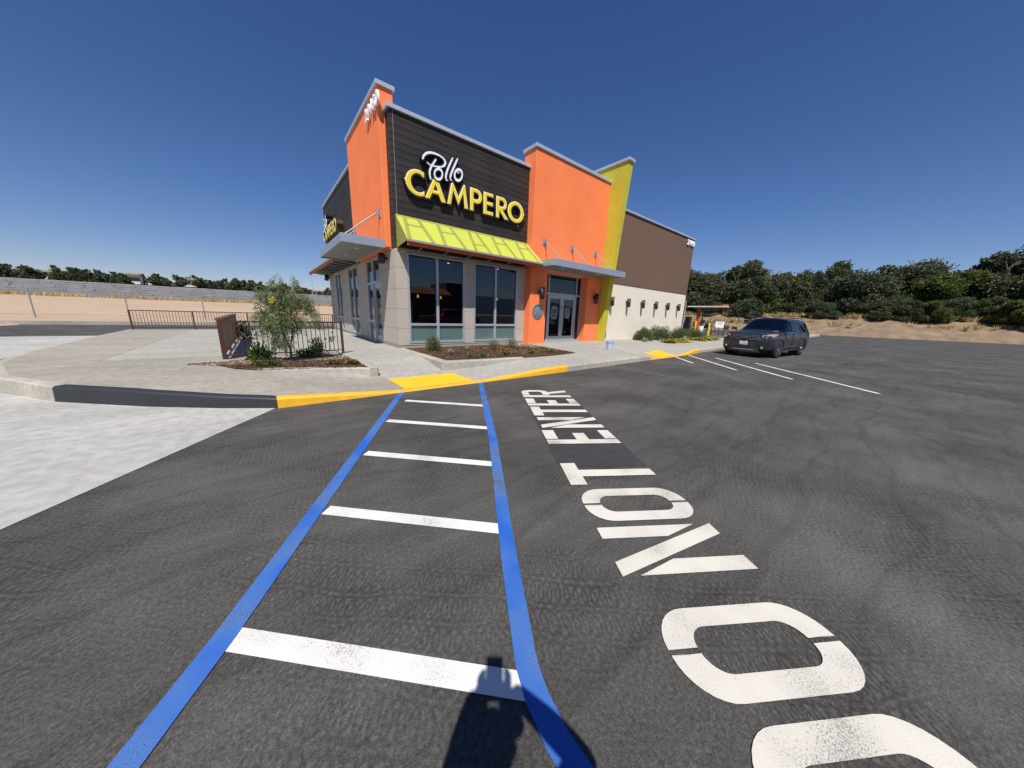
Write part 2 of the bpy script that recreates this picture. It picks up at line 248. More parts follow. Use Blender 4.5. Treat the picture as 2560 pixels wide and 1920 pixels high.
M['bluebadge'] = mat('blue_badge', (0.02, 0.05, 0.20), 0.3)
M['bucket'] = mat('pale_blue_grey_plastic', (0.42, 0.50, 0.62), 0.4)
M['cloth'] = mat('navy_shirt_cloth', (0.04, 0.05, 0.10), 0.9); M['jeans'] = mat('jeans_cloth', (0.05, 0.07, 0.14), 0.9)
M['skin'] = mat('skin', (0.55, 0.33, 0.23), 0.6); M['hair'] = mat('dark_hair', (0.02, 0.014, 0.01), 0.7)
M['poster'] = mat('poster_paper', (0.20, 0.20, 0.22), 0.8)

# ------------------------------------------------------------------ helpers
def newmesh(name, verts, faces):
    me = bpy.data.meshes.new(name); me.from_pydata(verts, [], faces); me.update(); return me
def link(name, me, mt=None, parent=None, loc=None, smooth=False):
    o = bpy.data.objects.new(name, me); COL.objects.link(o)
    if mt is not None and me is not None:
        for x in (mt if isinstance(mt, (list, tuple)) else [mt]): me.materials.append(M[x] if isinstance(x, str) else x)
    if parent: o.parent = parent
    if loc: o.location = loc
    if smooth and me: me.shade_smooth()
    return o
def tag(o, label=None, cat=None, group=None, kind=None):
    if label: o['label'] = label
    if cat: o['category'] = cat
    if group: o['group'] = group
    if kind: o['kind'] = kind
    return o
def empty(name, loc=(0, 0, 0), rz=0, label=None, cat=None, group=None, kind=None):
    o = bpy.data.objects.new(name, None); COL.objects.link(o); o.location = loc; o.rotation_euler = (0, 0, rz); o.empty_display_size = 0.1
    return tag(o, label, cat, group, kind)
class B:
    """collects simple solids into one mesh"""
    def __init__(s): s.v = []; s.f = []; s.mi = []
    def add(s, v, f, mi=0):
        n = len(s.v); s.v += [tuple(p) for p in v]; s.f += [tuple(i+n for i in q) for q in f]; s.mi += [mi]*len(f); return s
    def box(s, x0, x1, y0, y1, z0, z1, mi=0, M4=None):
        v = [(x, y, z) for x in (x0, x1) for y in (y0, y1) for z in (z0, z1)]
        if M4 is not None: v = [tuple(M4 @ Vector(p)) for p in v]
        return s.add(v, [(0, 1, 3, 2), (4, 6, 7, 5), (0, 4, 5, 1), (2, 3, 7, 6), (0, 2, 6, 4), (1, 5, 7, 3)], mi)
    def rod(s, a, b, r, n=10, r2=None, mi=0, caps=True):
        a = Vector(a); b = Vector(b); d = (b-a).normalized(); u = d.orthogonal().normalized(); w = d.cross(u); r2 = r if r2 is None else r2
        v = [a+(u*math.cos(t)+w*math.sin(t))*r for t in [2*math.pi*i/n for i in range(n)]]+[b+(u*math.cos(t)+w*math.sin(t))*r2 for t in [2*math.pi*i/n for i in range(n)]]
        f = [(i, (i+1) % n, n+(i+1) % n, n+i) for i in range(n)]
        if caps: f += [tuple(range(n-1, -1, -1)), tuple(range(n, 2*n))]
        return s.add(v, f, mi)
    def prism(s, pts, axis, a, b, mi=0):
        """closed polygon pts (2D) extruded along axis from a to b"""
        def P(p, t): return {'x': (t, p[0], p[1]), 'y': (p[0], t, p[1]), 'z': (p[0], p[1], t)}[axis]
        n = len(pts); v = [P(p, a) for p in pts]+[P(p, b) for p in pts]
        f = [(i, (i+1) % n, n+(i+1) % n, n+i) for i in range(n)]+[tuple(range(n-1, -1, -1)), tuple(range(n, 2*n))]
        return s.add(v, f, mi)
    def make(s, name, mt, parent=None, smooth=False, bevel=0, loc=None, fix=True):
        me = newmesh(name, s.v, s.f)
        mats = mt if isinstance(mt, (list, tuple)) else [mt]
        if fix or bevel:
            bm = bmesh.new(); bm.from_mesh(me); bmesh.ops.recalc_face_normals(bm, faces=bm.faces)
            if bevel:
                for i, fc in enumerate(bm.faces): fc.material_index = s.mi[i]
                bmesh.ops.bevel(bm, geom=list(bm.edges), offset=bevel, segments=1, affect='EDGES', clamp_overlap=True)
            bm.to_mesh(me); bm.free()
        if not bevel and len(mats) > 1: me.polygons.foreach_set('material_index', s.mi)
        return link(name, me, mats, parent, loc, smooth)
def box(name, x0, x1, y0, y1, z0, z1, mt, parent=None, bevel=0): return B().box(x0, x1, y0, y1, z0, z1).make(name, mt, parent, bevel=bevel)
def quads(name, arr, mt, parent=None):
    """arr (n,4,3) -> mesh of loose quads, fast"""
    n = len(arr); me = bpy.data.meshes.new(name); me.vertices.add(n*4); me.loops.add(n*4); me.polygons.add(n)
    me.vertices.foreach_set('co', arr.reshape(-1).astype(np.float32)); me.loops.foreach_set('vertex_index', np.arange(n*4, dtype=np.int32))
    me.polygons.foreach_set('loop_start', np.arange(0, n*4, 4, dtype=np.int32)); me.update(calc_edges=True)
    return link(name, me, mt, parent)
def copy_tree(o, parent=None):
    c = o.copy(); COL.objects.link(c); c.parent = parent
    for ch in list(o.children): copy_tree(ch, c)
    return c
def curve_mesh(name, loops, ext=0.0, off=0.0, res=8, cyclic=True):
    cu = bpy.data.curves.new(name, 'CURVE'); cu.dimensions = '2D'; cu.fill_mode = 'BOTH'; cu.extrude = ext; cu.offset = off
    for lp in loops:
        sp = cu.splines.new('POLY'); sp.points.add(len(lp)-1); sp.use_cyclic_u = True
        for i, p in enumerate(lp): sp.points[i].co = (p[0], p[1], 0, 1)
    o = bpy.data.objects.new(name, cu); COL.objects.link(o); dg = bpy.context.evaluated_depsgraph_get(); dg.update()
    me = bpy.data.meshes.new_from_object(o.evaluated_get(dg)); COL.objects.unlink(o); bpy.data.objects.remove(o); me.name = name; return me
def text_mesh(name, s, size=1.0, ext=0.02, off=0.0, align='LEFT', shear=0.0, sx=1.0):
    cu = bpy.data.curves.new(name, 'FONT'); cu.body = s; cu.size = size; cu.extrude = ext; cu.offset = off; cu.align_x = align; cu.shear = shear; cu.resolution_u = 3
    o = bpy.data.objects.new(name, cu); COL.objects.link(o); dg = bpy.context.evaluated_depsgraph_get(); dg.update()
    me = bpy.data.meshes.new_from_object(o.evaluated_get(dg)); COL.objects.unlink(o); bpy.data.objects.remove(o); me.name = name
    if sx != 1.0: me.transform(Matrix.Diagonal((sx, 1, 1, 1)))
    return me
FRONT = Matrix.Rotation(R_(90), 4, 'X')                       # text plane xy -> xz, facing -Y
SIDE = Matrix.Rotation(R_(-90), 4, 'Z') @ Matrix.Rotation(R_(90), 4, 'X')   # facing -X
def smooth(a, b, x): t = max(0., min(1., (x-a)/(b-a))); return t*t*(3-2*t)
def lin(a, b, x): return max(0., min(1., (x-a)/(b-a)))
rnd = random.Random(7); rng = np.random.default_rng(7)

# ------------------------------------------------------------------ ground
def zs(x, y):
    b = 0.15+0.085*lin(5.65, 6.95, y)+0.015*lin(6.95, 9.85, y)+0.02*smooth(6, 9, x)*lin(5.65, 9.85, y)-0.03*smooth(15, 17, x)
    r1 = (lin(0.04, 2.0, x) if x < 2.8 else 1-lin(3.62, 6.0, x))*(1-lin(6.9, 8.5, y))
    r2 = (lin(11.0, 12.1, x) if x < 13 else 1-lin(13.9, 15.6, x))*(1-lin(6.9, 8.6, y))
    return b*(1-max(r1, r2))+0.012*max(r1, r2)
tag(link('asphalt_lot', newmesh('asphalt_lot', [(-120, -200, 0), (420, -200, 0), (420, 32.5, 0), (-120, 32.5, 0)], [(0, 1, 2, 3)]), 'asphalt'), kind='structure')
tag(link('ground', newmesh('ground', [(-1500, -1500, -0.03), (1500, -1500, -0.03), (1500, 1500, -0.03), (-1500, 1500, -0.03)], [(0, 1, 2, 3)]), 'dirt'), kind='structure')
def grid_patch(name, fn, nu, nv, mt, parent=None, kind=None, sm=True):
    v = [fn(i/nu, j/nv) for j in range(nv+1) for i in range(nu+1)]; f = [(j*(nu+1)+i, j*(nu+1)+i+1, (j+1)*(nu+1)+i+1, (j+1)*(nu+1)+i) for j in range(nv) for i in range(nu)]
    o = link(name, newmesh(name, v, f), mt, parent, smooth=sm)
    if kind: o['kind'] = kind
    return o
dz = lambda x, y: 2.0*smooth(33, 86, y)+0.06*math.sin(x*0.7+y*0.3)*math.sin(y*0.45)
grid_patch('dirt_lot', lambda u, v: (-150+230*u, 32.3+(88.2-32.3)*v**1.5, dz(-150+230*u, 32.3+55.9*v**1.5)+0.008), 90, 40, 'dirt', kind='structure')
grid_patch('dirt_verge', lambda u, v: (-60+49*u, 9+24*v, 0.03+0.04*math.sin(u*20)*math.sin(v*11)), 24, 14, 'dirt', kind='structure')
# sidewalk slabs with open joints over a dark bed
walk = empty('sidewalk', kind='structure')
def slab(p00, p10, p11, p01, n=8, name='slab', mt='concrete', dzz=0.0, gap=0.004):
    c = Vector(((p00[0]+p10[0]+p11[0]+p01[0])/4, (p00[1]+p10[1]+p11[1]+p01[1])/4))
    def fn(u, v):
        x = (1-v)*((1-u)*p00[0]+u*p10[0])+v*((1-u)*p01[0]+u*p11[0]); y = (1-v)*((1-u)*p00[1]+u*p10[1])+v*((1-u)*p01[1]+u*p11[1])
        dx = c.x-x; dy = c.y-y; k = gap/max(0.3, math.hypot(dx, dy)); x += dx*k*1.2; y += dy*k*1.2
        return (x, y, zs(x, y)+dzz)
    o = grid_patch(name, fn, n, n, mt, walk)
    bm = bmesh.new(); bm.from_mesh(o.data); e = [e for e in bm.edges if e.is_boundary]; r = bmesh.ops.extrude_edge_only(bm, edges=e)
    for g_ in r['geom']:
        if isinstance(g_, bmesh.types.BMVert): g_.co.z -= 0.05
    bm.to_mesh(o.data); bm.free(); o.data.shade_flat(); return o
KY = [(0.04, 5.66), (6.5, 5.57), (11.2, 5.66), (14.6, 5.68), (16.7, 5.86), (20, 5.92), (30, 6.1), (60, 6.6)]
def ky(x):
    for (a, b), (c, d) in zip(KY, KY[1:]):
        if x <= c: return b+(d-b)*(x-a)/(c-a)
    return KY[-1][1]
xs = [0.04, 2.02, 3.60, 6.45, 9.15, 11.4, 13.9, 16.7, 20, 24, 28, 33, 40, 60]
for a, b in zip(xs, xs[1:]):
    rows = [None, 7.05, 8.75, 10.55]
    for k in range(3):
        y0 = [ky(a)+0.13, ky(b)+0.13] if k == 0 else [rows[k]]*2
        if a >= 26 and k > 1: continue
        slab((a, y0[0]), (b, y0[1]), (b, rows[k+1]), (a, rows[k+1]), 10, gap=0.0004 if a < 1 else 0.004, mt='tan_conc' if (a < 1 and k == 0) else 'concrete')
KL = [(0.04, 5.66), (-0.60, 6.06), (-1.45, 6.70), (-2.55, 7.70), (-3.5, 9.0), (-4.2, 10.8), (-4.6, 13.2), (-4.8, 17.5), (-4.9, 22.6)]
KI = [(0.04, 10.55), (-0.55, 10.55), (-1.2, 10.55), (-1.8, 10.55), (-2.3, 10.55), (-2.8, 10.55), (-2.8, 13.2), (-2.8, 17.5), (-2.8, 22.6)]
def off(p, q, d): v = Vector((q[0]-p[0], q[1]-p[1])).normalized(); return (p[0]+v.x*d, p[1]+v.y*d)
for i in range(len(KL)-1): slab(off(KL[i], KI[i], 0.13), off(KL[i+1], KI[i+1], 0.13), KI[i+1], KI[i], 8, gap=0.004 if i > 1 else 0.0004, mt='tan_conc')
for a, b in ((-2.8, -0.8), (-0.8, 1.4), (1.4, 3.62)):
    for c, d in ((10.55, 13.4), (13.4, 16.4), (16.4, 19.4), (19.4, 22.6)): slab((a, c), (b, c), (b, d), (a, d), 4)
bed = grid_patch('slab_bed', lambda u, v: ((-4.5+64.5*u), 5.75+4.8*v, 0.0), 2, 2, 'joint', walk)
bed.data.from_pydata([], [], []) if False else None
vv = []
nx = 130
for i in range(nx+1):
    x = -1.2+61*i/nx; y0 = ky(max(x, 0.04))+0.15 if x >= 0.04 else 6.6
    for j in range(9): y = y0+(10.5-y0)*j/8; vv.append((x, y, zs(x, y)-0.012))
bm = bmesh.new(); bed.data = newmesh('slab_bed', vv, [(i*9+j, (i+1)*9+j, (i+1)*9+j+1, i*9+j+1) for i in range(nx) for j in range(8)]); bed.data.materials.append(M['joint'])
grid_patch('patio_bed', lambda u, v: (-4.4+8*u, 10.4+12.1*v, 0.236), 2, 2, 'joint', walk)
# kerb: swept section, painted lengths are pieces of their own
def kerb(name, path, mt, inner=-1, wid=0.14, zf=None, z0=-0.02):
    vs = []; fs = []; n = len(path)
    for i, p in enumerate(path):
        a = Vector(path[max(0, i-1)]); c = Vector(path[min(n-1, i+1)]); t = (c-a).normalized(); nn = Vector((-t.y, t.x))*(-inner)
        zt = (zf or zs)(p[0]+nn.x*0.15, p[1]+nn.y*0.15); zt = max(zt, 0.010)
        r = min(0.025, zt*0.4)
        for d, z in ((-0.012, z0), (0.0, zt-r), (r*0.7, zt-r*0.2), (r*1.6, zt), (wid, zt+0.001), (wid, z0)): vs.append((p[0]+nn.x*d, p[1]+nn.y*d, z))
    for i in range(n-1):
        for k in range(5): fs.append((i*6+k, (i+1)*6+k, (i+1)*6+k+1, i*6+k+1))
    fs += [tuple(range(6)), tuple(range((n-1)*6+5, (n-1)*6-1, -1))]
    me = newmesh(name, vs, fs); bm = bmesh.new(); bm.from_mesh(me); bmesh.ops.recalc_face_normals(bm, faces=bm.faces); bm.to_mesh(me); bm.free()
    return link(name, me, mt, walk)
def run(x0, x1, st=0.3): n = max(2, int((x1-x0)/st)); return [(x0+(x1-x0)*i/n, ky(x0+(x1-x0)*i/n)) for i in range(n+1)]
kerb('yellow_kerb', run(0.04, 6.5), 'yellow_paint')
kerb('concrete_kerb', run(6.504, 8.9), 'kerb_conc'); kerb('concrete_kerb', run(8.906, 11.29), 'kerb_conc')
kerb('yellow_kerb', run(11.295, 16.4), 'yellow_paint')
for a, b in ((16.405, 20), (20.006, 24), (24.006, 30), (30.006, 59)): kerb('concrete_kerb', run(a, b, 1.0), 'kerb_conc')
def dens(P_, k=5): return [tuple(Vector(P_[i]).lerp(Vector(P_[i+1]), j/k)) for i in range(len(P_)-1) for j in range(k)]+[P_[-1]]
kerb('black_kerb', dens([(0.036, 5.662)]+KL[1:4]), 'black_paint', 1); kerb('concrete_kerb', dens(KL[3:]), 'kerb_conc', 1)
def sheet(name, pts, z, mt, kind='structure', parent=None):
    me = newmesh(name, [(p[0], p[1], z) for p in pts], [tuple(range(len(pts)))]); bm = bmesh.new(); bm.from_mesh(me)
    for f in bm.faces:
        if f.normal.z < 0: f.normal_flip()
    bm.to_mesh(me); bm.free(); o = link(name, me, mt, parent)
    if kind and not parent: o['kind'] = kind
    return o
sheet('concrete_apron', [(0.03, 5.69), (-0.62, 6.1), (-1.5, 6.75), (-2.6, 7.75), (-3.6, 9.1), (-4.3, 10.9), (-4.7, 13.2), (-5.0, 22), (-9, 22), (-9, 8), (-5.0, 1.2), (-2.3, 2.3), (-0.516, 4.91)], 0.004, 'apron')

# ------------------------------------------------------------------ painted markings (on the asphalt, z 4 mm up)
def bar(name, a, b, w, mt, z=0.004, ca=0, cb=0, parent=None):
    a = Vector(a); b = Vector(b); d = (b-a).normalized(); n = Vector((-d.y, d.x))*w/2
    return sheet(name, [a-n, b-n, b+n, a+n], z, mt, parent=parent)
ubl = Vector((2.2, 3.95)).normalized()
bl = empty('access_aisle_marking', kind='structure')
def ribbon(name, pts, w, mt, z, parent):
    P_ = [Vector(p) for p in pts]; L_ = []; R2 = []
    for i, p in enumerate(P_):
        t = (P_[min(i+1, len(P_)-1)]-P_[max(i-1, 0)]).normalized(); n = Vector((-t.y, t.x))*w/2; L_.append(p-n); R2.append(p+n)
    n = len(P_); v = [(*p, z) for p in L_]+[(*p, z) for p in R2]; return link(name, newmesh(name, v, [(i, i+1, n+i+1, n+i) for i in range(n-1)]), mt, parent)
ribbon('blue_line', [(-0.78, 0.90), (-0.30, 1.68), (0.103, 2.406), (1.90, 5.62)], 0.105, 'blue_paint', 0.006, bl)
ribbon('blue_line', [(0.655, -0.9), (0.657, 0.30), (0.662, 0.48), (0.690, 0.62), (0.735, 0.735), (1.04, 1.247), (2.04, 2.84), (3.63, 5.57)], 0.100, 'blue_paint', 0.006, bl)
for (x, y), (x2, y2) in (((1.80, 5.03), (3.285, 5.03-1.27)),): pass
def isect(p, d, pts):
    p = Vector(p); d = Vector(d)
    for a, b in zip(pts, pts[1:]):
        a = Vector(a); e = Vector(b)-a; den = d.x*e.y-d.y*e.x
        if abs(den) < 1e-9: continue
        s = ((a.x-p.x)*d.y-(a.y-p.y)*d.x)/(-den) if False else ((p.x-a.x)*d.y-(p.y-a.y)*d.x)/(e.x*d.y-e.y*d.x)
        if 0 <= s <= 1: return a+e*s
RL = [(0.69, 0.62), (0.735, 0.735), (1.04, 1.247), (2.04, 2.84), (3.63, 5.57)]
ends = [((1.79, 5.037), (3.36, 5.10)), ((1.226, 4.195), (2.82, 4.2)), ((0.728, 3.294), (2.30, 3.2)), ((0.238, 2.442), (1.5, 2.3)), ((-0.260, 1.630), (0.653, 0.714))]
for i, (a, _) in enumerate(ends):
    d = Vector((0.707, -0.714)).normalized(); e = isect(a, d, RL)
    if e is None: e = Vector(a)+d*1.3
    aa = Vector(a)-d*0.03
    bar('white_stripe', aa, e, 0.104, 'white_paint', 0.004, parent=bl)
# DO NOT ENTER in stencilled letters; text runs along U, tops point along V
U = Vector((0.544, 0.839)); V = Vector((-0.839, 0.544))
word = empty('road_lettering', kind='structure')
def uv(u, v): p = U*u+V*v; return (p.x, p.y)
def lpoly(bmv, pts): bmv.append([uv(*p) for p in pts])
T0, B0 = -0.825, -1.737
def rect(u0, u1, v0, v1): return [(u0, v0), (u1, v0), (u1, v1), (u0, v1)]
def letter(name, polys, label=None):
    v = []; f = []
    for p in polys:
        n = len(v); q = [uv(*a) for a in p]; ar = sum(q[i][0]*q[(i+1) % len(q)][1]-q[(i+1) % len(q)][0]*q[i][1] for i in range(len(q)))
        if ar < 0: q = q[::-1]
        v += [(*a, 0.0075) for a in q]; f.append(tuple(range(n, n+len(q))))
    return link(name, newmesh(name, v, f), 'letter_paint', word)
def half_ring(uc, s, uo, ui, t, b, ti, bi, ug):
    """one stencil half of an O: s=+1 right half; uo/ui outer/inner half widths; returns quads along the arc"""
    def path(hw, tt, bb, r):
        pts = [(ug, tt)]
        for k in range(0, 9): a = k/8*math.pi/2; pts.append((hw-r+r*math.sin(a), tt-r+r*math.cos(a)))
        for k in range(0, 9): a = k/8*math.pi/2; pts.append((hw-r+r*math.cos(a), bb+r-r*math.sin(a)))
        pts.append((ug, bb)); return pts
    po = path(uo, t, b, min(uo*0.92, 0.19)); pi_ = path(ui, ti, bi, min(ui*0.92, 0.10)); out = []
    for i in range(len(po)-1): out.append([(uc+s*po[i][0], po[i][1]), (uc+s*po[i+1][0], po[i+1][1]), (uc+s*pi_[i+1][0], pi_[i+1][1]), (uc+s*pi_[i][0], pi_[i][1])])
    return out
def letO(uc, uo, w, dv=0.0): return half_ring(uc, 1, uo, uo-w, T0-0.03+dv, B0-0.015, T0-0.175+dv, B0+0.13, 0.012)+half_ring(uc, -1, uo, uo-w, T0-0.03+dv, B0-0.015, T0-0.175+dv, B0+0.13, 0.012)
def letN(u0, u1, w):
    d = w*0.98
    return [[(u1-w, T0-0.03), (u1, T0-0.03), (u1, B0+0.13), (u1-w, B0+0.40)], [(u0, T0-0.03), (u0+d, T0-0.03), (u1, B0), (u1-d, B0)], [(u0, T0-0.14), (u0+w, T0-0.42), (u0+w, B0), (u0, B0)]]
def letE(u0): return [rect(u0, u0+0.122, B0, T0), rect(u0+0.145, u0+0.44, T0-0.155, T0), rect(u0+0.122, u0+0.335, T0-0.545, T0-0.385), rect(u0+0.145, u0+0.43, B0, B0+0.15)]
def letT(u0, wd=0.44, g=0.0): return [rect(u0, u0+wd, T0-0.165, T0-0.01), rect(u0+wd/2-0.062, u0+wd/2+0.062, B0, T0-0.165+g)]
def letD():
    T0 = -0.885
    out = [rect(0.34, 0.44, B0-0.01, T0-0.05)]
    po = [(0.47, T0-0.04)]+[(0.738-0.19+0.19*math.sin(a), T0-0.04-0.19+0.19*math.cos(a)) for a in [k/8*math.pi/2 for k in range(9)]]+[(0.738-0.19+0.19*math.cos(a), B0-0.01+0.19-0.19*math.sin(a)) for a in [k/8*math.pi/2 for k in range(9)]]+[(0.47, B0-0.01)]
    pi_ = [(0.47, T0-0.17)]+[(0.63-0.1+0.1*math.sin(a), T0-0.17-0.1+0.1*math.cos(a)) for a in [k/8*math.pi/2 for k in range(9)]]+[(0.63-0.1+0.1*math.cos(a), B0+0.13+0.1-0.1*math.sin(a)) for a in [k/8*math.pi/2 for k in range(9)]]+[(0.47, B0+0.13)]
    return out+[[po[i], po[i+1], pi_[i+1], pi_[i]] for i in range(len(po)-1)]
letter('letter', letD()); letter('letter', letO(1.014, 0.205, 0.10, -0.027)); letter('letter', letN(1.436, 1.862, 0.112)); letter('letter', letO(2.143, 0.215, 0.108)); letter('letter', letT(2.438, 0.414))
letter('letter', letE(3.344)); letter('letter', letN(3.872, 4.310, 0.125)); letter('letter', letT(4.397, 0.455)); letter('letter', letE(4.92))
rr = [rect(5.46, 5.60, B0, T0+0.01)]
po = [(5.63, T0+0.005)]+[(5.82+0.18*math.sin(a), T0+0.005-0.20+0.20*math.cos(a)) for a in [k/8*math.pi/2 for k in range(9)]]+[(6.0, -1.13)]+[(5.83+0.17*math.cos(a), -1.16-0.19*math.sin(a)) for a in [k/6*math.pi/2 for k in range(7)]]+[(5.63, -1.35)]
pi_ = [(5.63, T0-0.13)]+[(5.80+0.07*math.sin(a), T0-0.13-0.07+0.07*math.cos(a)) for a in [k/8*math.pi/2 for k in range(9)]]+[(5.87, -1.10)]+[(5.80+0.07*math.cos(a), -1.14-0.08*math.sin(a)) for a in [k/6*math.pi/2 for k in range(7)]]+[(5.63, -1.22)]
rr += [[po[i], po[i+1], pi_[i+1], pi_[i]] for i in range(len(po)-1)]+[[(5.70, -1.352), (5.84, -1.352), (5.985, B0), (5.845, B0)]]
letter('letter', rr)
# black sealer patch behind ENTER and before NOT
sheet('black_sealer_patch', [uv(2.775, T0+0.01), uv(2.775, B0-0.01), uv(3.338, B0-0.01), uv(3.338, T0+0.01)], 0.0035, 'black_sealer', parent=word)
sheet('black_sealer_patch', [uv(3.342, T0+0.012), uv(3.342, B0-0.012), uv(5.45, B0-0.012), uv(5.45, T0+0.012)], 0.0035, 'black_sealer', parent=word)
# parking stripes to the right
st = empty('parking_stripes', kind='structure')
for a, b, w in (((13.30, 5.60), (12.02, 4.42), 0.10), ((14.60, 5.61), (11.70, 3.00), 0.10), ((14.75, 4.59), (11.34, 1.59), 0.10), ((14.48, 3.17), (10.9, 0.0), 0.10)): bar('white_stripe', a, b, w, 'white_paint', 0.004, parent=st)
bar('faint_line', (12.25, 5.60), (11.33, 1.53), 0.05, 'faint_blue', 0.003, parent=st); bar('faint_line', (13.0, 3.9), (17.8, 3.3), 0.05, 'faint_blue', 0.0025, parent=st)
# tactile paving with truncated domes
def tactile(c, label=None):
    p00, p10, p11, p01 = [Vector(p) for p in c]
    t = empty('tactile_paving', kind='structure')
    def fn(u, v): p = p00.lerp(p10, u).lerp(p01.lerp(p11, u), v); return (p.x, p.y, zs(p.x, p.y)+0.006)
    grid_patch('mat', fn, 8, 8, 'tactile', t)
    d = B(); w = (p10-p00).length; h = (p01-p00).length; nu = int(w/0.06); nv = int(h/0.06)
    for i in range(nu):
        for j in range(nv):
            x, y, z = fn((i+.5)/nu, (j+.5)/nv); d.rod((x, y, z), (x, y, z+0.006), 0.013, 6, 0.009, caps=False); n = len(d.v); d.f.append(tuple(range(n-6, n))); d.mi.append(0)
    o = d.make('dome', 'tactile', t, fix=False); o['kind'] = 'stuff'
tactile(((2.03, 5.80), (3.59, 5.76), (3.59, 6.84), (2.03, 6.88)))
tactile(((12.30, 5.83), (13.80, 5.82), (14.55, 7.02), (13.25, 6.97)))

tw = B()
for x, y, a, L1 in ((4.05, 2.45, .3, .10), (4.16, 2.50, 1.1, .07), (3.0, 1.12, -.2, .06), (4.9, 3.7, .8, .05)):
    tw.rod((x, y, .008), (x+L1*math.cos(a), y+L1*math.sin(a), .016), .0035, 5)
tag(tw.make('twig', 'bark'), 'few dry twigs lying on the asphalt right of the painted letters', 'twigs', kind='stuff')
# ------------------------------------------------------------------ planting beds
beds = {'front_left': [(-1.35, 9.45), (-0.80, 9.50), (-0.25, 9.72), (0.60, 9.74), (1.69, 9.76), (1.72, 8.6), (1.76, 7.20), (0.9, 7.55), (0.2, 7.86), (-0.22, 7.93), (-0.54, 8.25), (-0.80, 8.78), (-1.35, 9.2)],
        'front': [(3.68, 10.40), (3.68, 8.8), (3.68, 7.38), (4.6, 7.18), (5.92, 6.95), (7.2, 6.90), (8.55, 7.02), (8.75, 8.2), (9.02, 10.06), (9.02, 10.40)],
        'right': [(15.4, 10.46), (16.5, 9.97), (16.62, 8.7), (16.72, 7.52), (20, 7.56), (26, 7.78), (33, 8.3), (34, 12), (28, 13), (25.3, 13), (25.3, 10.46)]}
def inpoly(x, y, P_):
    c = False; n = len(P_)
    for i in range(n):
        x1, y1 = P_[i]; x2, y2 = P_[(i+1) % n]
        if (y1 > y) != (y2 > y) and x < (x2-x1)*(y-y1)/(y2-y1)+x1: c = not c
    return c
for nm, P_ in beds.items():
    z = {'front_left': 0.245, 'front': 0.262, 'right': 0.17}[nm]
    bmm = bmesh.new(); vs = [bmm.verts.new((p[0], p[1], z)) for p in P_]; f = bmm.faces.new(vs)
    f.normal_update()
    if f.normal.z < 0: f.normal_flip()
    lo = [bmm.verts.new((p[0], p[1], -0.02)) for p in P_]
    for i in range(len(P_)): bmm.faces.new((vs[i], vs[(i+1) % len(P_)], lo[(i+1) % len(P_)], lo[i]))
    me = bpy.data.meshes.new('mulch_bed'); bmm.to_mesh(me); bmm.free()
    bdo = link('mulch_bed', me, 'mulch'); bdo['kind'] = 'structure'
    xs_ = [p[0] for p in P_]; ys_ = [p[1] for p in P_]; q = []; dn = {'front_left': 5200, 'front': 9000, 'right': 7000}[nm]
    for _ in range(dn):
        x = rnd.uniform(min(xs_), max(xs_) if nm != 'right' else 28); y = rnd.uniform(min(ys_), max(ys_))
        if not inpoly(x, y, P_): continue
        a = rnd.uniform(0, 6.28); L1 = rnd.uniform(.012, .04); w1 = rnd.uniform(.004, .011); t1 = rnd.uniform(-.5, .5); t2 = rnd.uniform(-.5, .5); hz = z+rnd.uniform(0.002, .016)
        d = Vector((math.cos(a), math.sin(a), t1)).normalized()*L1; e = Vector((-math.sin(a), math.cos(a), t2)).normalized()*w1; c = Vector((x, y, hz))
        q.append([c-d-e, c+d-e, c+d+e, c-d+e])
    o = quads('mulch_chips', np.array(q), 'chip', bdo); o['kind'] = 'stuff'
kb = lambda zt: (lambda x, y: zt)
kerb('planter_kerb', [(-0.20, 7.95), (0.15, 7.87), (0.50, 7.72), (1.0, 7.48), (1.45, 7.28), (1.885, 7.09)], 'kerb_conc', -1, 0.13, lambda x, y: max(0.252, zs(x, y)))
kerb('planter_kerb', [(1.885, 7.088), (1.86, 8.0), (1.80, 9.2), (1.78, 9.98)], 'kerb_conc', -1, 0.14, lambda x, y: 0.256)
kerb('planter_kerb', [(1.8, 9.74), (0.5, 9.74), (-0.25, 9.72), (-0.80, 9.50), (-1.3, 9.45)], 'kerb_conc', 1, 0.12, lambda x, y: 0.256)
kerb('planter_kerb', [(3.47, 10.44), (3.47, 9.0), (3.465, 7.12)], 'kerb_conc', -1, 0.19, lambda x, y: 0.275)
kerb('planter_kerb', [(3.47, 7.118), (4.4, 6.96), (5.2, 6.86), (5.95, 6.80)], 'kerb_conc', -1, 0.17, lambda x, y: 0.272)

# ------------------------------------------------------------------ the building
BLD = empty('restaurant_building', (3.54, 10.45, 0), label='single-storey restaurant with dark plank corner, orange towers, lime pylon and brown rear wall', cat='building')
def P2(o):  # parent keeping world coords
    o.parent = BLD; o.matrix_parent_inverse = Matrix.Translation((-3.54, -10.45, 0)); return o
XS, YF, YB = 3.54, 10.45, 22.5
def bb(name, *a, bevel=0): return P2(box(name, *a, bevel=bevel))
w = B()
for a, b in ((3.56, 3.90), (6.05, 6.46), (8.60, 9.05)): w.box(a, b, 10.475, 10.80, 0.05, 3.45)
[w.box(a, b, 10.475, 10.78, c, d) for a, b in ((3.90, 6.05), (6.46, 8.60)) for c, d in ((0.05, 0.43), (3.37, 3.45))]
P2(w.make('wall', 'tan'))
w = B()
for a, b in ((10.81, 12.17), (13.98, 15.52), (17.33, 19.02), (20.68, 22.5)): w.box(3.565, 3.88, a, b, 0.05, 3.45)
for a, b in ((15.52, 17.33), (19.02, 20.68)): w.box(3.565, 3.86, a, b, 0.05, 0.37)
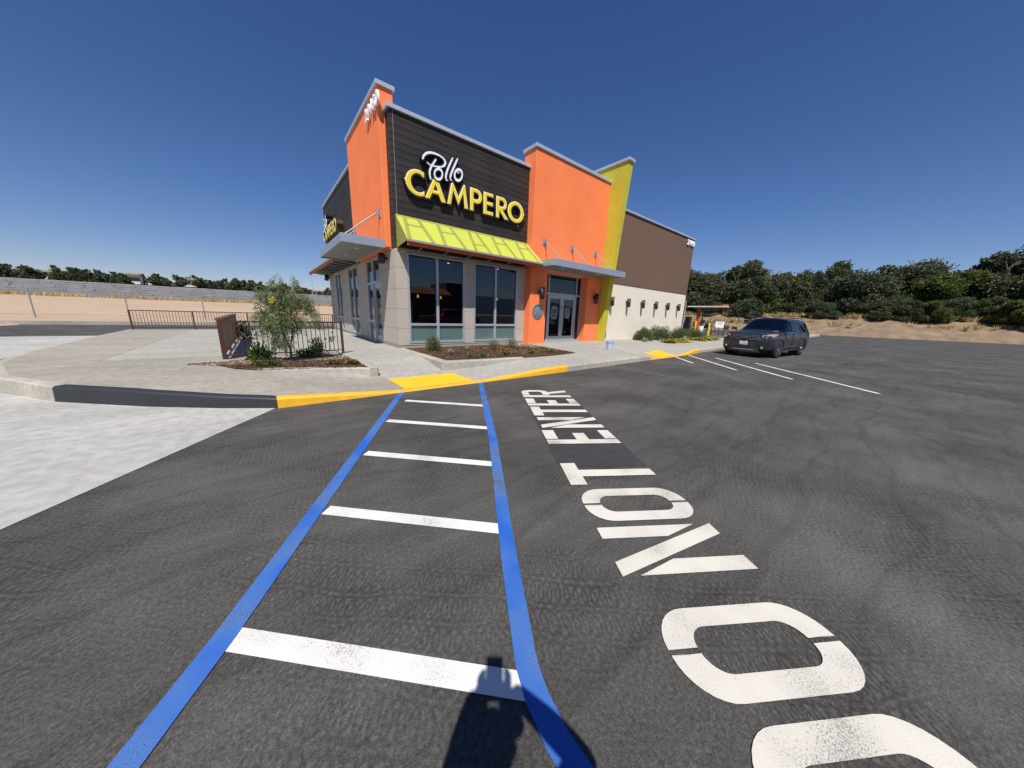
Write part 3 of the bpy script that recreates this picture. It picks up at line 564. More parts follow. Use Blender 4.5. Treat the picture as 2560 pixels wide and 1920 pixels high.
for a, b in ((12.17, 13.98), (15.52, 17.33), (19.02, 20.68)): w.box(3.565, 3.86, a, b, 3.40, 3.45)
P2(w.make('wall', 'tan'))
# cement panels with open joints
zr = [0.36, 0.925, 1.57, 2.22, 2.87, 3.442]
for a, b in ((3.545, 3.893), (6.055, 6.455), (8.605, 9.045)):
    for z0, z1 in zip(zr, zr[1:]): bb('panel', a, b, YF, YF+0.024, z0+0.004, z1-0.004, 'tan', bevel=0.002)
bb('panel', 3.897, 6.051, YF, YF+0.024, 0.36, 0.418, 'tan'); bb('panel', 6.459, 8.601, YF, YF+0.024, 0.36, 0.418, 'tan')
for a, b in ((10.476, 12.165), (13.985, 15.515), (17.335, 19.015), (20.685, 22.5)):
    for z0, z1 in zip(zr, zr[1:]): bb('panel', XS, XS+0.024, a, b, z0+0.004, z1-0.004, 'tan', bevel=0.002)
w = B(); w.box(3.575, 9.03, 10.462, 10.474, 0.2, 0.355); w.box(3.550, 3.564, 10.475, 12.17, 0.2, 0.355); w.box(3.550, 3.564, 13.98, 22.48, 0.2, 0.355)
P2(w.make('plinth', 'gutter'))
def window(orient, a0, a1, z0, z1, mull, mid, dp=0.0, fr=0.065, lowglass=True, name='window'):
    """orient 'f': plane Y (front) ; 's': plane X (side)"""
    def bxx(bld, u0, u1, d0, d1, z0_, z1_):
        if orient == 'f': bld.box(u0, u1, YF+d0+dp, YF+d1+dp, z0_, z1_)
        else: bld.box(XS+d0+dp, XS+d1+dp, u0, u1, z0_, z1_)
    root = P2(empty(name, (0, 0, 0)))
    f = B(); bxx(f, a0, a0+fr, -0.015, 0.10, z0, z1); bxx(f, a1-fr, a1, -0.015, 0.10, z0, z1)
    cols = [a0+fr]+[x for m_ in mull for x in (m_-fr*.65, m_+fr*.65)]+[a1-fr]
    for i in range(0, len(cols), 2):
        bxx(f, cols[i], cols[i+1], -0.015, 0.10, z0, z0+fr*1.1); bxx(f, cols[i], cols[i+1], -0.015, 0.10, z1-fr, z1)
        for mz in mid: bxx(f, cols[i], cols[i+1], -0.013, 0.098, mz-fr*.6, mz+fr*.6)
    for m_ in mull: bxx(f, m_-fr*.65, m_+fr*.65, -0.015, 0.10, z0, z1)
    f.make('frame', 'alu', root)
    lv = [z0+fr*1.1]+[x for mz in mid for x in (mz-fr*.6, mz+fr*.6)]+[z1-fr]
    for i in range(0, len(cols), 2):
        for j in range(0, len(lv), 2):
            p = B(); bxx(p, cols[i], cols[i+1], 0.040, 0.044, lv[j], lv[j+1]); 
            v4 = [(cols[i], lv[j]), (cols[i+1], lv[j]), (cols[i+1], lv[j+1]), (cols[i], lv[j+1])]
            if orient == 'f': vv_ = [(u, YF+0.04+dp, z_) for u, z_ in v4]
            else: vv_ = [(XS+0.04+dp, u, z_) for u, z_ in v4[::-1]]
            link('pane', newmesh('pane', vv_, [(0, 1, 2, 3)]), 'glass_low' if (j == 0 and lowglass and len(mid)) else 'glass', root)
    return root
window('f', 3.895, 6.053, 0.42, 3.372, [4.96], [1.065])
window('f', 6.457, 8.603, 0.42, 3.372, [7.482], [1.065])
window('s', 15.52, 17.33, 0.37, 3.40, [16.42], [1.075], fr=0.07)
window('s', 19.02, 20.68, 0.37, 3.40, [19.85], [1.075], fr=0.07)
window('s', 13.12, 13.98, 0.25, 3.40, [], [1.075, 2.52], fr=0.07); window('s', 12.17, 13.11, 2.50, 3.40, [], [], fr=0.07)
def door(x0, x1, y, z0, z1, side=False, handle_at=None):
    root = P2(empty('door'))
    def bx(u0, u1, d0, d1, a, b, bl_):
        if side: bl_.box(y+d0, y+d1, u0, u1, a, b)
        else: bl_.box(u0, u1, y+d0, y+d1, a, b)
    f = B(); s_ = 0.115
    bx(x0, x0+s_, 0, .05, z0, z1, f); bx(x1-s_, x1, 0, .05, z0, z1, f); bx(x0+s_, x1-s_, 0.001, .05, z1-.17, z1, f); bx(x0+s_, x1-s_, 0.001, .05, z0, z0+.27, f); f.make('leaf_frame', 'alu', root)
    if side: vv_ = [(y+.025, u, z_) for u, z_ in ((x0+s_, z0+.27), (x0+s_, z1-.17), (x1-s_, z1-.17), (x1-s_, z0+.27))]
    else: vv_ = [(u, y+.025, z_) for u, z_ in ((x0+s_, z0+.27), (x1-s_, z0+.27), (x1-s_, z1-.17), (x0+s_, z1-.17))]
    link('pane', newmesh('pane', vv_, [(0, 1, 2, 3)]), 'glass', root)
    h = B(); hx = handle_at
    P_ = (lambda u, d, z_: (y-d, u, z_)) if side else (lambda u, d, z_: (u, y-d, z_))
    h.rod(P_(hx, .06, z0+.55), P_(hx, .06, z0+1.75), .013); h.rod(P_(hx, 0, z0+.6), P_(hx, .06, z0+.6), .01, 8); h.rod(P_(hx, 0, z0+1.7), P_(hx, .06, z0+1.7), .01, 8); h.make('handle', 'steel', root)
    return root
door(12.215, 13.11, XS+0.03, 0.262, 2.497, True, 13.02)
# upper dark corner: backing + planks
bb('wall', 3.566, 9.045, 10.476, 10.95, 3.455, 7.20, 'dark'); bb('wall', 3.566, 3.95, 10.95, 22.48, 3.455, 7.20, 'dark')
pz = [3.452+0.1985*i for i in range(20)]
me_p = None; me_c = None; me_s = None; me_e = None
def shared(name, me, x, y, z):
    o = bpy.data.objects.new(name, me); COL.objects.link(o); o.location = (x, y, z); return P2(o)
def bmsh(*a, bevel=0.004, mt='plank'):
    o = B().box(*a).make('tmp', mt, bevel=bevel); me = o.data; COL.objects.unlink(o); bpy.data.objects.remove(o); me.name = 'plank'; return me
me_p = bmsh(3.662, 9.045, 10.45, 10.475, 0.004, 0.1945); me_c = bmsh(3.54, 3.648, 10.45, 10.475, 0.004, 0.1945)
me_s = bmsh(3.54, 3.565, 10.476, 10.785, 0.004, 0.1945); me_e = bmsh(3.54, 3.565, 14.89, 18.69, 0.004, 0.1945); me_e2 = bmsh(3.54, 3.565, 18.70, 22.50, 0.004, 0.1945)
for z in pz[:-1]:
    shared('plank', me_p, 0, 0, z); shared('plank', me_c, 0, 0, z); shared('plank', me_s, 0, 0, z); shared('plank', me_e, 0, 0, z); shared('plank', me_e2, 0, 0, z)
bb('corner_trim', 3.650, 3.660, 10.446, 10.474, 3.455, 7.2, 'gutter')
bb('parapet_cap', 3.475, 9.045, 10.385, 11.0, 7.225, 7.335, 'coping', bevel=0.006); bb('parapet_cap', 3.475, 4.0, 14.89, 22.56, 7.225, 7.335, 'coping', bevel=0.006)
# left orange tower on the side wall
w = B(); w.box(3.36, 3.80, 10.79, 14.88, 3.50, 7.86); P2(w.make('tower', 'orange', bevel=0.01))
bb('parapet_cap', 3.305, 3.855, 10.735, 14.935, 7.862, 7.975, 'coping', bevel=0.006)
# orange entrance block
w = B(); w.box(9.05, 13.95, 10.10, 10.79, 3.43, 7.86); P2(w.make('tower', 'orange', bevel=0.01))
bb('pier', 9.05, 10.02, 10.10, 10.80, 0.24, 3.428, 'orange', bevel=0.006); bb('pier', 12.85, 13.93, 10.10, 10.80, 0.24, 3.428, 'orange', bevel=0.006)
bb('parapet_cap', 8.995, 13.965, 10.045, 10.85, 7.862, 7.985, 'coping', bevel=0.006)
# entrance glazing
fr = P2(empty('entrance_screen')); f = B(); yd = 10.44
for a, b in ((10.03, 10.085), (10.465, 10.525), (12.42, 12.48), (12.79, 12.846)): f.box(a, b, yd, yd+.11, 0.27, 3.42)
for a, b in ((10.085, 10.465), (10.525, 12.42), (12.48, 12.79)):
    f.box(a, b, yd+.002, yd+.108, 2.485, 2.56); f.box(a, b, yd+.002, yd+.108, 3.36, 3.42)
f.box(10.085, 10.465, yd+.002, yd+.108, 0.27, 0.36); f.box(12.48, 12.79, yd+.002, yd+.108, 0.27, 0.36); f.make('frame', 'alu', fr)
for a, b, c, d in ((10.085, 10.465, .36, 2.485), (12.48, 12.79, .36, 2.485), (10.085, 10.465, 2.56, 3.36), (10.525, 12.42, 2.56, 3.36), (12.48, 12.79, 2.56, 3.36)):
    link('pane', newmesh('pane', [(a, yd+.05, c), (b, yd+.05, c), (b, yd+.05, d), (a, yd+.05, d)], [(0, 1, 2, 3)]), 'glass', fr)
door(10.53, 11.468, yd+0.03, 0.275, 2.48, False, 11.39); door(11.478, 12.416, yd+0.03, 0.275, 2.48, False, 11.556)
# lime pylon
w = B(); w.prism([(9.86, 0.22), (12.2, 0.22), (12.2, 8.58), (9.215, 8.58)], 'x', 13.966, 14.335); P2(w.make('pylon', 'lime', bevel=0.008))
bb('parapet_cap', 13.905, 14.395, 9.15, 12.26, 8.582, 8.70, 'coping', bevel=0.006)
# brown and cream rear wall
bb('wall', 14.34, 25.10, 10.47, 10.80, 3.40, 7.16, 'brown', bevel=0.006); bb('wall', 14.34, 25.08, 10.50, 10.80, 0.02, 3.395, 'cream', bevel=0.004)
bb('wall', 24.80, 25.10, 10.80, 22.5, 3.40, 7.16, 'brown'); bb('wall', 24.80, 25.08, 10.80, 22.5, 0.02, 3.395, 'brown'); bb('wall', 3.57, 24.8, 22.2, 22.5, 0.0, 7.2, 'brown')
bb('parapet_cap', 14.40, 25.16, 10.40, 10.86, 7.165, 7.26, 'coping', bevel=0.006); bb('parapet_cap', 24.74, 25.16, 10.86, 22.56, 7.165, 7.26, 'coping', bevel=0.006)
bb('roof', 3.9, 24.8, 10.8, 22.2, 6.70, 6.80, 'gutter')
bb('ceiling', 3.9, 24.8, 10.82, 22.2, 3.50, 3.56, 'ceil'); bb('floor', 3.88, 24.8, 10.8, 22.2, 0.18, 0.24, 'floor')
bb('inner_wall', 3.9, 24.7, 17.6, 17.7, 0.24, 3.5, 'interior'); bb('inner_wall', 13.6, 13.7, 10.85, 17.6, 0.24, 3.5, 'interior')
# drive-through end: dark pier, downpipe, ordering window hood
bb('end_pier', 25.10, 25.55, 10.62, 11.2, 0.1, 3.3, 'brownsheet'); bb('downpipe', 25.56, 25.64, 10.60, 10.68, 0.1, 3.0, 'coping'); bb('window_hood', 25.1, 26.6, 10.9, 13.5, 3.3, 3.5, 'black'); bb('vent', 25.10, 25.2, 10.66, 10.8, 4.05, 4.3, 'coping')
# canopies
def bracket(parent, base, outv, foot):
    """wall plate, clevis and rod as a part"""
    g_ = B(); b0 = Vector(base); o_ = Vector(outv); s_ = Vector((0, 0, 1)).cross(o_)
    def bx(c, hs, ho, hz):
        v = [c+s_*a*hs+o_*b_*ho+Vector((0, 0, 1))*d*hz for a in (-1, 1) for b_ in (-1, 1) for d in (-1, 1)]
        g_.add(v, [(0, 1, 3, 2), (4, 6, 7, 5), (0, 4, 5, 1), (2, 3, 7, 6), (0, 2, 6, 4), (1, 5, 7, 3)])
    bx(b0+o_*.012, .095, .012, .125); bx(b0+o_*.075+s_*.022, .006, .05, .04); bx(b0+o_*.075-s_*.022, .006, .05, .04)
    pl = g_.make('bracket', 'steel', parent)
    g_ = B(); g_.rod(b0+o_*.09, foot, .021, 10); g_.make('rod', 'steel', parent)
    g_ = B(); f_ = Vector(foot); g_.rod(f_+Vector((0, 0, -.03)), f_+Vector((0, 0, .03)), .035, 8); g_.make('foot', 'steel', parent)
def canopy(x0, x1, y0, y1, z0, z1, brs, lights):
    root = P2(empty('canopy'))
    f = B(); t = 0.03
    f.box(x0, x1, y0, y0+t, z0, z1); f.box(x0, x1, y1-t, y1, z0, z1); f.box(x0, x0+t, y0+t, y1-t, z0, z1); f.box(x1-t, x1, y0+t, y1-t, z0, z1); f.make('fascia', 'canopy', root, bevel=0.004)
    B().box(x0+t, x1-t, y0+t, y1-t, z0+.055, z0+.075).make('soffit', 'canopy_under', root); B().box(x0+t, x1-t, y0+t, y1-t, z1-.05, z1-.035).make('deck', 'canopy', root)
    for p, ov, ft in brs: bracket(root, p, ov, ft)
    for x, y in lights: B().rod((x, y, z0+.045), (x, y, z0+.056), .06, 16).make('downlight', 'white_sign', root)
canopy(9.195, 14.24, 8.94, 10.095, 3.46, 3.72, [((x, 10.10, 4.55), (0, -1, 0), (x+.02, 9.10, 3.75)) for x in (9.72, 11.48, 13.23)], [(10.3, 9.5), (11.7, 9.5), (12.8, 9.5)])
canopy(2.08, 3.355, 10.79, 14.92, 3.455, 3.70, [((3.36, y, 4.55), (-1, 0, 0), (2.25, y, 3.73)) for y in (11.20, 14.40)], [(2.75, 11.9), (2.75, 13.6)])
bb('soffit_band', 3.50, 3.80, 10.80, 14.88, 3.455, 3.498, 'orange')
# awnings: sloping sheet with the frame's shadow painted on as olive bands, end cheeks, gutter, valance, struts
def awning(side, a0, a1, proj, ztop, zbot, bands):
    root = P2(empty('awning'))
    def Q(u, d, z): return (u, YF-d, z) if not side else (XS-d, u, z)
    sl = math.hypot(proj, ztop-zbot)
    def onp(u, s_, lift): k = s_/sl; nx_ = (ztop-zbot)/sl; nz_ = proj/sl; return Q(u, proj*k+nx_*lift+0.005, ztop-(ztop-zbot)*k+nz_*lift)
    def pl(name, pts, lift, mt, th=0.012):
        n = len(pts); v = [onp(u, s_, lift) for u, s_ in pts]+[onp(u, s_, lift-th) for u, s_ in pts]
        f = [tuple(range(n)), tuple(range(2*n-1, n-1, -1))]+[(i, n+i, n+(i+1) % n, (i+1) % n) for i in range(n)]
        b_ = B(); b_.add(v, f); return b_.make(name, mt, root)
    da = 0.16
    pl('sheet', [(a0, 0), (a1, 0), (a1+da, sl), (a0+0.02, sl)], 0.0, 'awn', 0.02)
    pl('frame_shadow', [(a0, 0), (a1, 0), (a1+.01, .085), (a0+.01, .085)], 0.006, 'awn_shadow', .005)
    for q in bands: pl('frame_shadow', q, 0.006, 'awn_shadow', .005)
    # end cheeks
    for u, k in ((a0, 1), (a1, 0)):
        uu = u if k else u
        v = [Q(uu, 0.004, ztop-.01), Q(uu, 0.004, zbot-.12), Q(uu+(0.02 if k else da), proj-.02, zbot-.01)]
        o2 = [Q(uu+.01, 0.004, ztop-.01), Q(uu+.01, 0.004, zbot-.12), Q(uu+.01+(0.02 if k else da), proj-.02, zbot-.01)]
        b_ = B(); b_.add(v+o2, [(0, 1, 2), (5, 4, 3), (0, 3, 4, 1), (1, 4, 5, 2), (2, 5, 3, 0)]); b_.make('cheek', 'awn_end', root)
    def bxo(bld, u0, u1, d0, d1, z0, z1):
        if not side: bld.box(u0, u1, YF-d1, YF-d0, z0, z1)
        else: bld.box(XS-d1, XS-d0, u0, u1, z0, z1)
    g_ = B(); bxo(g_, a0+.02, a1+da+.02, proj-.06, proj+.035, zbot-.055, zbot+.012); g_.make('gutter', 'gutter', root, bevel=0.006)
    g_ = B(); bxo(g_, a0+.03, a1+da-.02, proj-.05, proj-.02, zbot-.155, zbot-.057); g_.make('valance', 'valance', root)
    n = 6 if not side else 9
    for i in range(n):
        u = a0+(a1-a0)*(i+.75)/(n); g_ = B(); g_.rod(Q(u, .03, zbot-.12), Q(u, proj-.05, zbot-.03), .014, 6); g_.make('strut', 'alu', root)
    g_ = B(); bxo(g_, a0, a1, .005, .05, zbot-.16, zbot-.11); g_.make('back_rail', 'gutter', root)
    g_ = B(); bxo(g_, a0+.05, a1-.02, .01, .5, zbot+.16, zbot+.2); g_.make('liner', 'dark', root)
    return root
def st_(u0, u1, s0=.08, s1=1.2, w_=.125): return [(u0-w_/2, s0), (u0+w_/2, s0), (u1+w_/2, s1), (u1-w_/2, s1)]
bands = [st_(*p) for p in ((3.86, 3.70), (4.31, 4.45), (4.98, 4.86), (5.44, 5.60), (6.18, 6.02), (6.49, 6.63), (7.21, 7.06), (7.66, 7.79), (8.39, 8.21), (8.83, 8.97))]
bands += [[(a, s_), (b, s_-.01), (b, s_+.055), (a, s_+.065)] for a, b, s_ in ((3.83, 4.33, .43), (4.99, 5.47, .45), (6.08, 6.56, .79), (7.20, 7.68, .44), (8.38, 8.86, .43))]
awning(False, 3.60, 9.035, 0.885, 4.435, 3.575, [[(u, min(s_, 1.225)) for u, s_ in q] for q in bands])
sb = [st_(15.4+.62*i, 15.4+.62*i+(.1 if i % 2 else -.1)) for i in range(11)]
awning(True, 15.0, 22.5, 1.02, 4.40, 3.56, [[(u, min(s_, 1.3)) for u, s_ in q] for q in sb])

# ------------------------------------------------------------------ signs
def sc(p): return (p[0]*1.01176-0.0, 1.5+(p[1]-1.5)*1.01176)
def arc(cx, cz, rx, rz, a0, a1, n=28): return [(cx+rx*math.cos(R_(a0+(a1-a0)*i/n)), cz+rz*math.sin(R_(a0+(a1-a0)*i/n))) for i in range(n+1)]
BZ, TZ = 5.038, 5.755; w_ = 0.135
GL = {}
cz = 5.395
co = arc(4.275, cz, 0.405, 0.365, 62, 172, 24)+[(3.838, 5.425)]+arc(4.275, cz, 0.405, 0.365, 188, 298, 24)
ci = arc(4.275, cz, 0.255, 0.262, 318, 180, 18)+arc(4.275, cz, 0.255, 0.262, 180, 42, 18)
GL['C'] = [co+[(4.465, 5.20)]+arc(4.275, cz, 0.245, 0.262, 312, 48, 26)+[(4.465, 5.60)]]
GL['A'] = [[(4.475, BZ), (4.630, BZ), (4.725, 5.226), (4.955, 5.226), (5.053, BZ), (5.205, BZ), (4.932, 5.66), (4.78, 5.66)], [(4.765, 5.325), (4.853, 5.515), (4.935, 5.325)]]
GL['M'] = [[(5.25, BZ), (5.383, BZ), (5.478, 5.50), (5.673, 5.095), (5.868, 5.50), (5.915, BZ), (6.052, BZ), (5.930, 5.755), (5.875, 5.755), (5.673, 5.342), (5.463, 5.74), (5.418, 5.74)]]
def bowl(x0, xr, zt, zb, n=14): r = (zt-zb)/2; return [(xr-r+r*math.cos(a), (zt+zb)/2+r*math.sin(a)) for a in [math.pi/2-math.pi*i/n for i in range(n+1)]]
GL['P'] = [[(6.132, BZ), (6.267, BZ), (6.267, 5.295)]+bowl(0, 6.628, TZ, 5.295)[::-1]+[(6.132, TZ)], [(6.267, 5.42)]+bowl(0, 6.50, 5.635, 5.42)[::-1]+[(6.267, 5.635)]]
GL['E'] = [[(6.69, BZ), (7.113, BZ), (7.113, 5.148), (6.826, 5.148), (6.826, 5.352), (7.098, 5.352), (7.098, 5.462), (6.826, 5.462), (6.826, 5.648), (7.11, 5.648), (7.11, TZ), (6.69, TZ)]]
GL['R'] = [[(7.25, BZ), (7.387, BZ), (7.387, 5.30), (7.40, 5.30), (7.655, BZ), (7.83, BZ), (7.545, 5.335)]+bowl(0, 7.745, TZ, 5.335)[::-1][2:]+[(7.25, TZ)], [(7.387, 5.44)]+bowl(0, 7.62, 5.64, 5.44)[::-1]+[(7.387, 5.64)]]
oo = arc(8.195, cz, 0.405, 0.372, 8, 352, 48)
GL['O'] = [oo+[(8.628, 5.375)], arc(8.195, cz, 0.245, 0.245, 0, 350, 40)]
def area(p): return sum(p[i][0]*p[(i+1) % len(p)][1]-p[(i+1) % len(p)][0]*p[i][1] for i in range(len(p)))
def orient(loops): return [([q for q in (p if area(p) > 0 else p[::-1])] if i == 0 else [q for q in (p if area(p) < 0 else p[::-1])]) for i, p in enumerate(loops)]
PO = {  # script strokes: (x, z, half width)
 'P': [[(4.43, 6.095, .030), (4.46, 6.19, .036), (4.56, 6.29, .040), (4.69, 6.345, .038), (4.83, 6.362, .034), (4.98, 6.355, .030), (5.10, 6.325, .030), (5.18, 6.27, .036), (5.195, 6.20, .040), (5.15, 6.11, .034), (5.05, 6.05, .026), (4.93, 6.02, .022), (4.80, 6.00, .020), (4.69, 5.995, .018), (4.62, 6.01, .016), (4.575, 6.04, .018)],
       [(4.865, 6.205, .026), (4.79, 6.09, .030), (4.70, 5.95, .034), (4.655, 5.84, .034), (4.645, 5.74, .032), (4.66, 5.65, .028), (4.68, 5.59, .020)]],
 'o': [[(4.945+.135*math.cos(a)+.03*math.sin(a), 5.815+.155*math.sin(a), .036-.010*math.cos(2*a)) for a in [2*math.pi*i/20 for i in range(21)]]],
 'l': [[(5.46, 6.43, .018), (5.43, 6.37, .030), (5.34, 6.19, .034), (5.255, 6.00, .034), (5.21, 5.86, .034), (5.20, 5.77, .030), (5.225, 5.72, .024), (5.27, 5.715, .016)]],
 'l2': [[(5.64, 6.465, .018), (5.61, 6.40, .030), (5.52, 6.22, .034), (5.43, 6.03, .034), (5.375, 5.90, .034), (5.36, 5.82, .028), (5.375, 5.77, .022), (5.415, 5.755, .014)]],
 'o2': [[(5.665+.138*math.cos(a)+.04*math.sin(a), 5.985+.170*math.sin(a), .038-.010*math.cos(2*a)) for a in [2*math.pi*i/20 for i in range(21)]], [(5.64, 6.13, .013), (5.63, 6.08, .015), (5.65, 6.04, .016), (5.69, 6.06, .012)]]}
def stroke_mesh(bl_, pts, grow, z0, z1):
    n = len(pts); P_ = [Vector((p[0], p[1])) for p in pts]; L_ = []; R2 = []
    closed = (P_[0]-P_[-1]).length < 1e-4
    for i in range(n):
        a = P_[i-1] if i else (P_[-2] if closed else P_[0]); c = P_[i+1] if i < n-1 else (P_[1] if closed else P_[-1]); t = (c-a).normalized(); nn = Vector((-t.y, t.x))*(pts[i][2]+grow); L_.append(P_[i]+nn); R2.append(P_[i]-nn)
    if not closed and grow >= 0:
        for idx, sg in ((0, -1), (-1, 1)):
            t = (P_[1]-P_[0]).normalized() if idx == 0 else (P_[-1]-P_[-2]).normalized(); ww = pts[idx][2]*0.6+grow
            if idx == 0: L_.insert(0, L_[0]*.7+R2[0]*.3-t*ww); R2.insert(0, R2[0]*.7+L_[1]*.3-t*ww)
            else: L_.append(L_[-1]*.7+R2[-1]*.3+t*ww); R2.append(R2[-1]*.7+L_[-2]*.3+t*ww)
    n = len(L_); v = [(*p, z1) for p in L_]+[(*p, z1) for p in R2]+[(*p, z0) for p in L_]+[(*p, z0) for p in R2]
    f = [(i, n+i, n+i+1, i+1) for i in range(n-1)]+[(2*n+i, 2*n+i+1, 3*n+i+1, 3*n+i) for i in range(n-1)]+[(i, i+1, 2*n+i+1, 2*n+i) for i in range(n-1)]+[(n+i, 3*n+i, 3*n+i+1, n+i+1) for i in range(n-1)]
    if not closed: f += [(0, 2*n, 3*n, n), (n-1, 2*n-1, 4*n-1, 3*n-1)]
    bl_.add(v, f)
def campero_sign(name, loc, rotm, s, depth, label):
    root = empty(name, loc, label=label, cat='sign', group='channel letter signs on the dark plank walls'); root.matrix_world = Matrix.Translation(loc) @ rotm @ Matrix.Scale(s, 4)
    dd = depth/s
    for nm in ('C', 'A', 'M', 'P', 'E', 'R', 'O'):
        lp = orient([[((x*1.01176), 1.5+(z-1.5)*1.01176) for x, z in p] for p in GL[nm]])
        cx = sum(p[0] for p in lp[0])/len(lp[0]); lp = [[(x-REF[0], z-REF[1]) for x, z in p] for p in lp]
        me = curve_mesh('letter', lp, ext=dd/2, off=0.045); me.transform(Matrix.Translation((0, 0, dd/2))); L0 = link('letter', me, 'sign_ret', root)
        me = curve_mesh('face', lp, ext=0.003); me.transform(Matrix.Translation((0, 0, dd+0.003))); link('face', me, 'cream_sign', L0)
        me = curve_mesh('face', lp, ext=0.003, off=-0.020); me.transform(Matrix.Translation((0.013, -0.013, dd+0.0075))); link('face', me, 'yel_sign', L0)
    k = 0
    for nm, strokes in PO.items():
        S2 = [[(x*1.01176-REF[0], 1.5+(z-1.5)*1.01176-REF[1], h*.86) for x, z, h in st2] for st2 in strokes]
        b_ = B()
        for st2 in S2: k += 1; stroke_mesh(b_, st2, 0.042, 0.0, dd+0.010+0.0012*k)
        L0 = b_.make('letter', 'sign_blk', root); b_ = B(); k2 = k
        for j, st2 in enumerate(S2): stroke_mesh(b_, st2, 0.0, dd+0.02, dd+0.026+0.0015*(k2+j))
        b_.make('face', 'white_sign', L0)
    me = curve_mesh('trademark_disc', [arc(8.50-REF[0], 5.0-REF[1], .03, .03, 0, 345, 14)], ext=.01); me.transform(Matrix.Translation((0, 0, .01))); link('trademark_disc', me, 'coping', root)
REF = (3.84*1.01176, 5.08)
campero_sign('restaurant_sign', Vector((REF[0], YF-0.002, REF[1])), FRONT, 1.0, 0.125, 'large yellow and white lettered sign over the lime awning on the front wall')
campero_sign('restaurant_sign', Vector((XS-0.002, 21.3, 5.14)), SIDE, 0.78, 0.30, 'yellow and white lettered sign seen edge-on above the side canopy, left of the orange tower')
def number_sign(loc, rotm, size, sx, label):
    root = empty('number_sign', loc, label=label, cat='number', group='street number on the walls'); root.matrix_world = Matrix.Translation(loc) @ rotm
    x = 0
    for ch in '29160':
        me = text_mesh('digit', ch, size, 0.035, 0.010, sx=sx); me.transform(Matrix.Translation((x, 0, 0.05))); link('digit', me, 'digit', root); x += size*sx*(0.62 if ch != '1' else 0.46)
number_sign(Vector((3.36, 11.93, 7.30)), SIDE, 0.50, 0.98, 'white raised street number high on the tall orange tower at the left')
number_sign(Vector((23.90, 10.47, 6.72)), FRONT, 0.46, 0.88, 'white raised street number at the top right end of the brown wall')

# ------------------------------------------------------------------ wall lamps, speakers, medallion, posters
def sconce(x, ywall, zc, r, h, label, group):
    root = empty('wall_lamp', (x, ywall, zc), label=label, cat='wall lamp', group=group)
    b_ = B(); b_.rod((0, -r-.075, -h/2), (0, -r-.075, h/2), r, 20); o = b_.make('lamp_tube', 'bronze', root); 
    for p in o.data.polygons: p.use_smooth = len(p.vertices) == 4
    B().box(-.055, .055, -.085, 0, -.02, .13).make('wall_mount', 'bronze', root); B().rod((0, -r-.075, h/2-.02), (0, -r-.075, h/2+.001), r*.85, 16).make('lamp_top', 'plastic', root)
    return root
ords = ['leftmost', 'second', 'third', 'fourth', 'fifth', 'rightmost']
for i in range(6): sconce(15.45+1.675*i, 10.50, 2.41, .098, .49, f'dark cylinder wall lamp, {ords[i]} of the six on the cream wall', 'wall lamps on the cream wall')
sconce(9.58, 10.10, 2.45, .10, .49, 'dark cylinder wall lamp on the orange pier left of the entrance doors', 'wall lamps on the orange piers')
sconce(13.42, 10.10, 2.43, .10, .49, 'dark cylinder wall lamp on the orange pier right of the entrance doors', 'wall lamps on the orange piers')
for y, z, lb in ((11.28, 3.19, 'black cylindrical loudspeaker under the side canopy near the front corner'), (22.3, 3.30, 'black cylindrical loudspeaker at the far end of the side wall under the awning')):
    root = empty('wall_speaker', (XS, y, z), label=lb, cat='speaker', group='loudspeakers on the side wall')
    b_ = B(); b_.rod((-.16, .02, .15), (-.20, -.03, -.12), .115, 18); o = b_.make('can', 'black', root)
    for p in o.data.polygons: p.use_smooth = len(p.vertices) == 4
    B().box(-.12, 0, -.04, .04, -.03, .06).make('wall_mount', 'black', root); B().rod((-.198, -.03, -.105), (-.203, -.035, -.135), .10, 18).make('grille', 'plastic', root)
root = empty('medallion', (9.52, 10.10, 1.675), label='round grey embossed medallion on the orange pier beside the doors', cat='plaque'); 
b_ = B(); b_.rod((0, 0, 0), (0, -.03, 0), .325, 48, .318); o = b_.make('disc', 'medal', root)
b_ = B()
for i in range(26):
    a = R_(150-120*i/25*1.0) if i < 15 else R_(215+110*(i-15)/10); rr_ = .262; c = Vector((math.cos(a)*rr_, -.031, math.sin(a)*rr_)); t = Vector((-math.sin(a), 0, math.cos(a))); n_ = Vector((math.cos(a), 0, math.sin(a)))
    v = [c+t*s1*.010+n_*s2*(.030 if i % 3 else .022)+Vector((0, -d*.006, 0)) for s1 in (-1, 1) for s2 in (-1, 1) for d in (0, 1)]; b_.add(v, [(0, 1, 3, 2), (4, 6, 7, 5), (0, 4, 5, 1), (2, 3, 7, 6), (0, 2, 6, 4), (1, 5, 7, 3)])
b_.make('rim_lettering', 'medal_dk', root)
b_ = B(); b_.rod((0, -.030, .03), (0, -.040, .03), .10, 14, .085); b_.box(-.15, .13, -.037, -.03, -.13, -.10); b_.box(-.09, .10, -.037, -.03, -.185, -.165); b_.box(-.02, .015, -.048, -.03, -.05, .12); b_.box(.05, .14, -.037, -.03, .10, .13)
b_.make('centre_relief', 'medal', root)
b_ = B(); n_ = 40
for i in range(n_): pass
b_.rod((0, -.028, 0), (0, -.034, 0), .215, 48, .210, caps=False); b_.make('inner_ring', 'medal', root)
